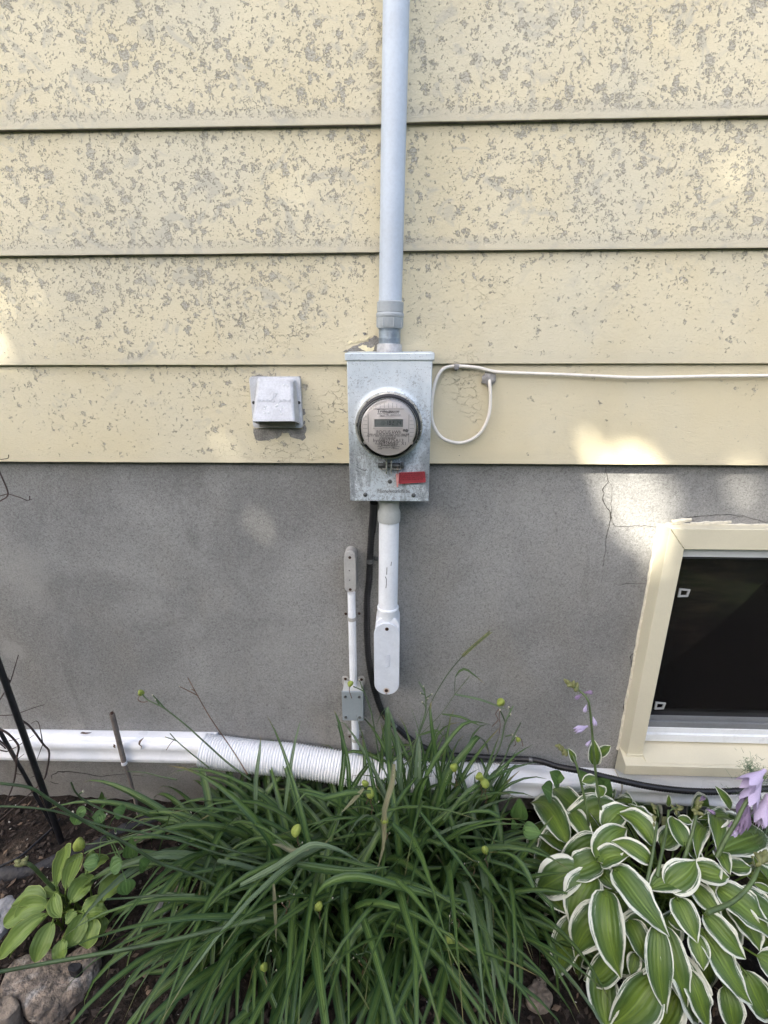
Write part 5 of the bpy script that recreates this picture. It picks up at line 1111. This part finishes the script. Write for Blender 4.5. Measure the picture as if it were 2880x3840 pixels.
for i, (b, t, wd) in enumerate(HL):
    order = 1.08-.17*rank[i]+(-.03, .0, .03)[i % 3]-(.10 if 44 <= i < 59 else 0)
    rr2 = tuple(q*order for q in hr)
    b = (b[0]+(b[0]-t[0])*.06, b[1]+(b[1]-t[1])*.06); t = (t[0]+(t[0]-b[0])*.05, t[1]+(t[1]-b[1])*.05)
    pb = dome(*ZH(*b), hc, tuple(q*(order-.06) for q in hr)); pt = dome(*ZH(*t), hc, tuple(q*(order+.0) for q in hr))
    mid_ = (pb+pt)/2; nrm = V(((mid_.x-hc.x)/hr[0]**2, (mid_.y-hc.y)/hr[1]**2, mid_.z/hr[2]**2)).normalized()
    nrm = (nrm*.6+(EYE-mid_).normalized()*.35+V((0, 0, .35))+V((rh_.gauss(0, .12), rh_.gauss(0, .12), 0))).normalized()
    dep_ = (mid_-EYE).dot(FWD); wm = wd/1.651*dep_/FPX*1.02*rh_.uniform(.9, 1.05)
    wm = min(wm, (pt-pb).length*.72)
    foot = hc+V((rh_.gauss(0, .05), rh_.gauss(0, .04), .0))
    broad_leaf(pb, pt, wm, nrm, rh_.uniform(.08, .2), MT['hosta'], hosta, foot, ovate, rh_.uniform(.22, .6), rh_.uniform(.05, .2), seed=rh_.uniform(0, 9), tipdrop=rh_.uniform(.03, .13), sway=rh_.gauss(0, .06), twist=rh_.gauss(0, .25))
for k in range(64):                            # the lower tier of leaves, seen in the gaps
    a = rh_.uniform(0, 2*PI); e1 = rh_.uniform(.25, 1.15); e2 = max(.02, e1-rh_.uniform(.35, .6)); f_ = rh_.uniform(.70, .90)
    S_ = lambda e, q: hc+V((math.cos(a+q)*math.cos(e)*hr[0], math.sin(a+q)*math.cos(e)*hr[1], math.sin(e)*hr[2]))*f_
    pb = S_(e1, 0); pt = S_(e2, rh_.gauss(0, .25))
    if min(pb.y, pt.y) > -.06: continue
    nrm = V(((pb.x-hc.x), (pb.y-hc.y), .25)).normalized()+V((rh_.gauss(0, .3), rh_.gauss(0, .3), .4))
    broad_leaf(pb, pt, (pt-pb).length*rh_.uniform(.45, .65), nrm.normalized(), rh_.uniform(.08, .2), MT['hosta'], hosta, hc, ovate, rh_.uniform(.25, .7), rh_.uniform(.05, .2), seed=k, tipdrop=.08, sway=rh_.gauss(0, .07), twist=rh_.gauss(0, .4))
# flower stalks
BUD = MB().lathe([(.15, -1), (.8, -.5), (1, 0), (.7, .6), (.1, 1)], (0, 0, 0), (0, 0, 1), 7).mesh('bud', 60); BUD.materials.append(MT['bud'])
def put(name, me, p, parent, scale, dirv=None):
    o = bpy.data.objects.new(name, me); COL.objects.link(o); o.parent = parent; o.location = V(p)-base_of(parent); o.scale = scale
    if dirv is not None: o.rotation_euler = V(dirv).to_track_quat('Z', 'Y').to_euler()
    return o
def flower_mesh(name, m, open_=1.0):
    mb = MB(); n = 6                            # a six-lobed trumpet
    prof = [(.10, 0), (.14, .25), (.26, .5), (.42, .75), (.55*open_+.2*(1-open_), 1.0)]
    vs_ = []; K = 24
    for r, h in prof:
        for k in range(K):
            a = 2*PI*k/K; lob = (.5+.5*math.cos(a*n)); rr3 = r*(1-.35*(1-lob)*max(0, h-.45)); vs_.append((rr3*math.cos(a), rr3*math.sin(a), h+(.35*lob*max(0, h-.6)/.4 if h > .6 else 0)))
    mb.add(vs_, [(i*K+k, i*K+(k+1) % K, (i+1)*K+(k+1) % K, (i+1)*K+k) for i in range(len(prof)-1) for k in range(K)])
    me = mb.mesh(name, 60); me.materials.append(m); return me
FL = flower_mesh('flower', MT['lilac']); FB = flower_mesh('flower', MT['lilac'], .25); FD = flower_mesh('withered_flower', MT['lilac_dry'], .2)
def hstalk(pts, ys, r, head=None, flowers=(), nb=12, hs_=.016, m='stem'):
    n = len(pts); P = [W(*ZH(*p), ys[0]+(ys[1]-ys[0])*i/(n-1)) for i, p in enumerate(pts)]; SP = smooth_path(P, .015)
    o = MB().tube(SP, [r*(1.1-.35*i/len(SP)) for i in range(len(SP))], 8).build('flower_stalk', MT[m], hosta, smooth=60)
    if head:
        c_ = W(*ZH(*head), ys[1]); d_ = (SP[-1]-SP[-4]).normalized()
        for k in range(nb):
            f_ = k/nb; dv = (d_*(.3+f_)+V((rh_.gauss(0, .6), rh_.gauss(0, .6), rh_.gauss(0, .3)))).normalized()
            put('bud', BUD, c_+d_*(f_-.5)*hs_*1.6+dv*hs_*.35*(1.2-f_), o, (hs_*.26, hs_*.26, hs_*.5), dv)
    for a, b, dx, dz, ln, kind in flowers:
        p = W(*ZH(a, b), ys[1]-.004); put('withered_flower' if kind is FD else 'flower', kind, p, o, (ln*.75, ln*.75, ln), (dx, -.35, dz))
    return o
hstalk([(600,1010),(580,860),(560,740),(540,540),(525,360),(508,220),(470,165),(400,112)], (-.28,-.16), .0040, (408,118), [(502,368,-1,-.1,.036,FB),(494,235,-.3,-1,.018,FB),(535,310,.3,-1,.021,FB),(520,455,-.7,-.8,.018,FB),(478,160,.6,.3,.02,FD),(465,170,-.8,-.4,.02,FD)], 14, .024)
hstalk([(520,1100),(495,880),(470,760),(430,600),(392,528),(350,512)], (-.28,-.18), .0040, (345,508), (), 12, .022)
hstalk([(1050,1430),(1070,1300),(1095,1200),(1150,1030),(1178,900)], (-.48,-.34), .0052, (1180,865), [(1195,830,.2,1,.018,FD),(1235,880,.9,-.3,.018,FD)], 14, .022)
hstalk([(1240,1525),(1400,1455),(1500,1360),(1540,1290),(1562,1230)], (-.56,-.46), .0056, (1585,1190), (), 16, .027)
hstalk([(870,1330),(900,1180),(920,1050),(932,970)], (-.46,-.34), .0042, (915,945), (), 7, .014)
hstalk([(930,1300),(965,1130),(990,1000),(1003,890)], (-.46,-.30), .0042, (970,965), (), 10, .02); hstalk([(1000,900),(1030,880),(1060,868)], (-.30,-.28), .002, (1065,880), (), 9, .02); hstalk([(940,930),(935,890),(930,860)], (-.34,-.3), .0018, (908,872), (), 7, .014)
hstalk([(1300,1180),(1360,1060),(1420,960),(1470,860),(1540,760),(1600,680)], (-.42,-.32), .0052, None, [(1600,640,-.8,-.3,.06,FL),(1580,690,-.6,-.8,.062,FL),(1615,790,-.3,-1,.06,FL),(1640,700,.4,-1,.06,FL),(1590,860,-.2,-1,.045,FB),(1500,860,-.3,-1,.05,FD),(1472,790,-.2,-1,.045,FD),(1475,940,-.5,-.7,.035,FD),(1450,985,-.9,-.6,.035,FB),(1395,960,-.3,-1,.035,FD),(1365,985,-.2,-1,.035,FB),(1310,1065,.1,-1,.04,FB),(1650,820,.2,-1,.06,FL)])
def small_leaf(b, t, wd, y, conv, m, parent, prof=lance, arch_h=.08, fold=.25, yt=None, foot=None):
    pb = W(*conv(*b), y); pt = W(*conv(*t), y-.01 if yt is None else yt); sc_ = {ZH: 1.651, ZL: 1.508, ZM: 1.508, Z5: 2.37}[conv]
    dep_ = (pb-EYE).dot(FWD); nrm = ((EYE-pb).normalized()+V((0, 0, .4))).normalized()
    return broad_leaf(pb, pt, wd/sc_*dep_/FPX*1.05, nrm, arch_h, m, parent, foot, prof, fold, .05, seed=wd, r=.0015)
for b, t, wd, y in (((545,610),(540,450),75,-.18),((562,555),(645,490),55,-.18),((420,590),(380,505),45,-.20),((560,690),(465,715),60,-.2),((555,740),(600,800),80,-.22),((1385,880),(1290,738),55,-.36),((1545,1240),(1528,1170),26,-.46),((1530,1345),(1640,1395),45,-.47),((1000,865),(1005,790),28,-.30),((1060,935),(1150,965),50,-.32)):
    small_leaf(b, t, wd, y, ZH, MT['hosta'], hosta)

# ---- small yellow-edged hosta
h2 = G(*ZL(385,1370), .06); h2 = V((h2.x, h2.y+.02, 0)); r2 = (.25, .20, .15)
hosta2 = thing('hosta', (h2.x, h2.y, 0), 'small light green hosta with yellowish edges behind the large rock', 'plant')
H2 = [((318,1250),(360,1003),85),((372,1265),(432,1048),95),((408,1265),(532,1178),80),((480,1175),(617,1078),75),((400,1335),(512,1205),110),((262,1320),(66,1335),115),((275,1350),(80,1425),105),((185,1375),(18,1455),95),((262,1395),(-8,1640),105),((275,1398),(48,1645),75),((305,1290),(345,1412),75),((300,1440),(195,1668),105),((475,1395),(370,1580),105),((460,1385),(590,1320),85),((490,1400),(612,1392),85),((515,1425),(490,1592),135),((415,1375),(368,1452),62),((355,1540),(350,1660),85),((560,1330),(700,1165),120),((290,1480),(235,1600),75),((440,1290),(520,1215),90),((570,1420),(590,1500),70),((480,1120),(560,1090),90),((330,1290),(250,1240),80)]
for i, (b, t, wd) in enumerate(H2):
    order = rh_.uniform(.93, 1.03) if i < 19 else rh_.uniform(.78, .88); q_ = tuple(q*order for q in r2)
    pb = dome(*ZL(*b), h2, q_); pt = dome(*ZL(*t), h2, q_); mid_ = (pb+pt)/2
    nrm = V(((mid_.x-h2.x)/r2[0]**2, (mid_.y-h2.y)/r2[1]**2, mid_.z/r2[2]**2)).normalized(); nrm = (nrm*.5+(EYE-mid_).normalized()*.5+V((0, 0, .35))+V((rh_.gauss(0, .12), rh_.gauss(0, .12), 0))).normalized()
    dep_ = (mid_-EYE).dot(FWD)
    broad_leaf(pb, pt, wd/1.508*dep_/FPX*1.0, nrm, rh_.uniform(.06, .14), MT['hosta2'], hosta2, h2+V((rh_.gauss(0, .02), rh_.gauss(0, .02), 0)), lance, rh_.uniform(.2, .6), .12, seed=i, tipdrop=.06, sway=rh_.gauss(0, .06), twist=rh_.gauss(0, .3))
P = [G(*ZL(395,1350), .06), W(*ZL(330,1280), h2.y-.01), W(*ZL(260,1210), h2.y-.03), W(*ZL(190,1135), h2.y-.045), W(*ZL(150,1112), h2.y-.05), W(*ZL(120,1108), h2.y-.05)]
o = MB().tube(smooth_path(P, .012), .0052, 8).build('flower_stalk', MT['stem'], hosta2, smooth=60)
for k in range(9): put('bud', BUD, P[-1]+V((rh_.gauss(0, .007), rh_.gauss(0, .007), rh_.gauss(0, .007))), o, (.006, .006, .010), (-.8+rh_.gauss(0, .4), rh_.gauss(0, .4), rh_.gauss(0, .4)))

# ---- weeds
wd1 = thing('weed', G(*ZL(520,900)), 'low broad-leaved weed in the soil between the cane and the small hosta', 'weed')
for b, t, wd, y in (((450,830),(420,895),70,-.34),((590,835),(520,850),55,-.30),((560,840),(575,885),60,-.32),((700,830),(640,810),70,-.30),((740,1080),(745,960),75,-.46),((710,1200),(720,1290),90,-.52),((560,1100),(470,1120),80,-.45),((690,1100),(620,1150),90,-.48),((830,1130),(790,1090),80,-.44),((490,800),(430,850),60,-.32)):
    small_leaf(b, t, wd, y, ZL, MT['weedleaf'], wd1, ovate, .08, .2, None, G(*ZL(600, 960), .0))
wd2 = thing('weed', G(*ZL(580,760)), 'tiny pale green seedling at the foot of the foundation', 'weed')
for b, t, wd in (((578,760),(575,705),26),((582,765),(605,740),22),((575,768),(555,740),22),((580,790),(600,775),24),((578,795),(565,790),22)): small_leaf(b, t, wd, -.05, ZL, MT['weedleaf'], wd2, ovate, .05, .2, None, G(*ZL(580, 790), .0))
wd3 = thing('weed', (G(*ZH(80,1030)).x, G(*ZH(80,1030)).y, 0), 'weed with rounded leaves between the daylily and the variegated hosta', 'weed')
for b, t, wd, y in (((75,950),(80,812),100,-.30),((100,1010),(215,1030),95,-.34),((45,1000),(35,940),40,-.32),((280,790),(215,745),120,-.20),((330,720),(265,650),95,-.16),((300,690),(360,690),70,-.16),((450,700),(510,665),75,-.14),((590,770),(640,700),120,-.16),((600,810),(575,690),80,-.15)):
    small_leaf(b, t, wd, y, ZH, MT['weedleaf'], wd3, ovate, .06, .12, y-.02, G(*ZH(150, 1080), .0) if y < -.28 else None)
wd4 = thing('weed', (G(*ZH(1230,960)).x, G(*ZH(1230,960)).y, 0), 'little round-leaved weed in the soil behind the variegated hosta', 'weed')
for b, t, wd in (((1215,985),(1220,945),45),((1230,1030),(1235,1000),35)): small_leaf(b, t, wd, -.2, ZH, MT['weedleaf'], wd4, ovate, .05, .1, None, G(*ZH(1225, 1030), .0))
# feathery plant at the right edge
fn = thing('feathery_plant', (G(2850,3150).x, G(2850,3150).y, 0), 'fine feathery plant behind the lilac hosta flowers at the right', 'plant')
rf_ = random.Random(9); fc = G(2860, 3160, 0)
for (px, py, y, n, R_) in ((2815,2885,-.22,150,.035),(2860,3090,-.30,260,.075),(2850,3220,-.36,260,.075),(2900,2990,-.26,200,.07)):
    c_ = W(px, py, y); mb = MB(); base_ = V((fc.x, fc.y, 0)); mb.tube(smooth_path([base_, base_.lerp(c_, .6)+V((.01, 0, .02)), c_], .02), .0014, 5)
    for k in range(n):
        d_ = V((rf_.gauss(0, 1), rf_.gauss(0, 1), rf_.gauss(0, 1)))*.5*R_; p = c_+d_; q = p+V((rf_.gauss(0, 1), rf_.gauss(0, 1), rf_.gauss(.5, 1)))*.009; mb.tube([p, q], [.0006, .0003], 3, caps=False)
        if k % 5 == 0: mb.tube([c_, p], .0004, 3, caps=False)
    mb.build('frond', MT['fern'], fn, smooth=None)
# dry scraps on the downspout
for k, (pts, y, lab) in enumerate((([(540,395),(528,410),(525,430),(533,440),(528,460)], -.066, 'curled brown leaf scrap on the left downspout right of the cane'), ([(300,690),(320,682),(345,682)], -.03, 'thin brown leaf scrap lying on top of the left downspout'), ([(425,800),(432,812),(428,830),(435,840)], -.066, 'small torn brown scrap on the downspout just left of the cane'))):
    if k == 0: P = [W(a*1.0, 2500+b*.0+(2765-2500)+(b-395)*.75, y) for a, b in pts]
    elif k == 1: P = [W(a, 2500+b/2.765, y+.0) for a, b in pts]
    else: P = [W(a, 2500+b/2.765, y) for a, b in pts]
    P = smooth_path(P, .006); o = link('dry_leaf', blade_mesh([blade(P, .008, .8, V((.8, .2, .3)), lance, 1, 1.5)], 'dry_leaf'), MT['wither']); tag(o, lab, 'dry leaf')

# ------------------------------------------------------------------ unseen tree added to shade the wall
TD = 9.0
tc_ = V((0.0, -.3, 1.25))+SUN*TD
tree = thing('shade_tree', (tc_.x, tc_.y, -.05), 'leafy garden tree standing opposite the wall', 'tree')
MB().tube(smooth_path([V((tc_.x-.2, tc_.y, -.1)), V((tc_.x-.1, tc_.y, 2)), tc_-V((0, 0, 1.5)), tc_+V((0, 0, .8))], .3), [.26-.012*i for i in range(len(smooth_path([V((tc_.x-.2, tc_.y, -.1)), V((tc_.x-.1, tc_.y, 2)), tc_-V((0, 0, 1.5)), tc_+V((0, 0, .8))], .3)))], 12).build('trunk', MT['bark'], tree, smooth=60)
rt = random.Random(11)
# gaps shaped in the crown so sun patches land on chosen wall spots
gaps = [(W(2395, 1895, 0), .12), (W(2450, 1870, 0), .075), (W(2390, 2010, 0), .06), (W(-40, 1285, -.03), .065), (W(1090, 690, -.03), .05), (W(840, 1690, -.03), .052), (W(2450, 2110, 0), .05), (W(700, 2140, 0), .045), (W(990, 1960, 0), .05), (W(330, 1560, -.03), .03), (W(2800, 1840, 0), .06), (W(60, 1120, -.03), .045), (W(2230, 1760, 0), .045)]
def in_gap(p, m=0.0):
    for g_, r_ in gaps:
        q = p-g_; q = q-SUN*q.dot(SUN)
        if q.length < r_+m: return True
    return False
for k in range(7):
    a = 2*PI*k/7; s_ = tc_+V((0, 0, -1.6+.25*k)); e_ = tc_+V((math.cos(a)*1.9, math.sin(a)*1.9, .2*k-.3))
    if any(in_gap(q, .09) for q in smooth_path([s_, s_.lerp(e_, .5)+V((0, 0, .25)), e_], .1)): continue
    MB().tube(smooth_path([s_, s_.lerp(e_, .5)+V((0, 0, .25)), e_], .25), [.07, .06, .05, .045, .04, .035, .03, .025, .02, .015, .012, .01, .01, .01, .01, .01][:len(smooth_path([s_, s_.lerp(e_, .5)+V((0, 0, .25)), e_], .25))], 7).build('limb', MT['bark'], tree, smooth=60)
vs_ = []; fs = []; nleaf = 0
cl = []
while nleaf < 30000:
    d = V((rt.gauss(0, 1), rt.gauss(0, 1), rt.gauss(0, 1))).normalized()*rt.random()**.42
    p = tc_+V((d.x*3.0, d.y*3.0, d.z*2.7))
    bad = False
    for g_, r_ in gaps:
        q = p-g_; q = q-SUN*q.dot(SUN)
        if q.length_squared < r_**2: bad = True; break
    if bad: continue
    nleaf += 1
    s_ = rt.uniform(.06, .10); R_ = Matrix.Rotation(rt.uniform(0, 2*PI), 3, 'Z') @ Matrix.Rotation(rt.uniform(-1.2, 1.2), 3, 'X') @ Matrix.Rotation(rt.uniform(-1.2, 1.2), 3, 'Y')
    b = len(vs_); vs_ += [R_ @ V(k)*s_+p for k in ((-1, 0, 0), (0, -.62, .1), (1, 0, 0), (0, .62, .1))]; fs.append((b, b+1, b+2, b+3))
me = bpy.data.meshes.new('crown'); me.from_pydata(vs_, [], fs); me.update(); link('crown', me, MT['treeleaf'], tree)
# ------------------------------------------------------------------ unseen greenery added behind the camera to cut low sky light
def hedge_h(u, v_):
    return .22*mnoise.noise((u*1.1, v_*1.1, 3))+.10*mnoise.noise((u*3.1, v_*3.1, 8))+.05*mnoise.noise((u*9, v_*9, 1))
HX0, HX1, HY, HZ = -13.0, 13.0, -5.0, 3.0
mb = MB(); nx_, nz_ = 200, 44; vv = []
for j in range(nz_+1):
    for i in range(nx_+1):
        x = HX0+(HX1-HX0)*i/nx_; q = j/nz_*(HZ+1.0)
        if q < HZ: y, z = HY+.12*q, q-.06
        else: y, z = HY+.12*HZ-(q-HZ)*1.2, HZ-.06
        d = hedge_h(x, q); vv.append((x, y+d, z+(d if q > HZ-.2 else 0)))
mb.add(vv, [(j*(nx_+1)+i, j*(nx_+1)+i+1, (j+1)*(nx_+1)+i+1, (j+1)*(nx_+1)+i) for j in range(nz_) for i in range(nx_)])
hg = thing('hedge', (0, HY, -.05), 'tall clipped green hedge across the yard from the wall', 'hedge')
mb.build('foliage', MT['hedgeleaf'], hg, smooth=180)
mb = MB().hexa([(HX0+.1, HY-1.5, -.1), (HX1-.1, HY-1.5, -.1), (HX1-.1, HY-.35, -.1), (HX0+.1, HY-.35, -.1), (HX0+.1, HY-1.2, HZ-.4), (HX1-.1, HY-1.2, HZ-.4), (HX1-.1, HY-.2, HZ-.4), (HX0+.1, HY-.2, HZ-.4)])
mb.build('inner_growth', MT['bark'], hg, smooth=None)
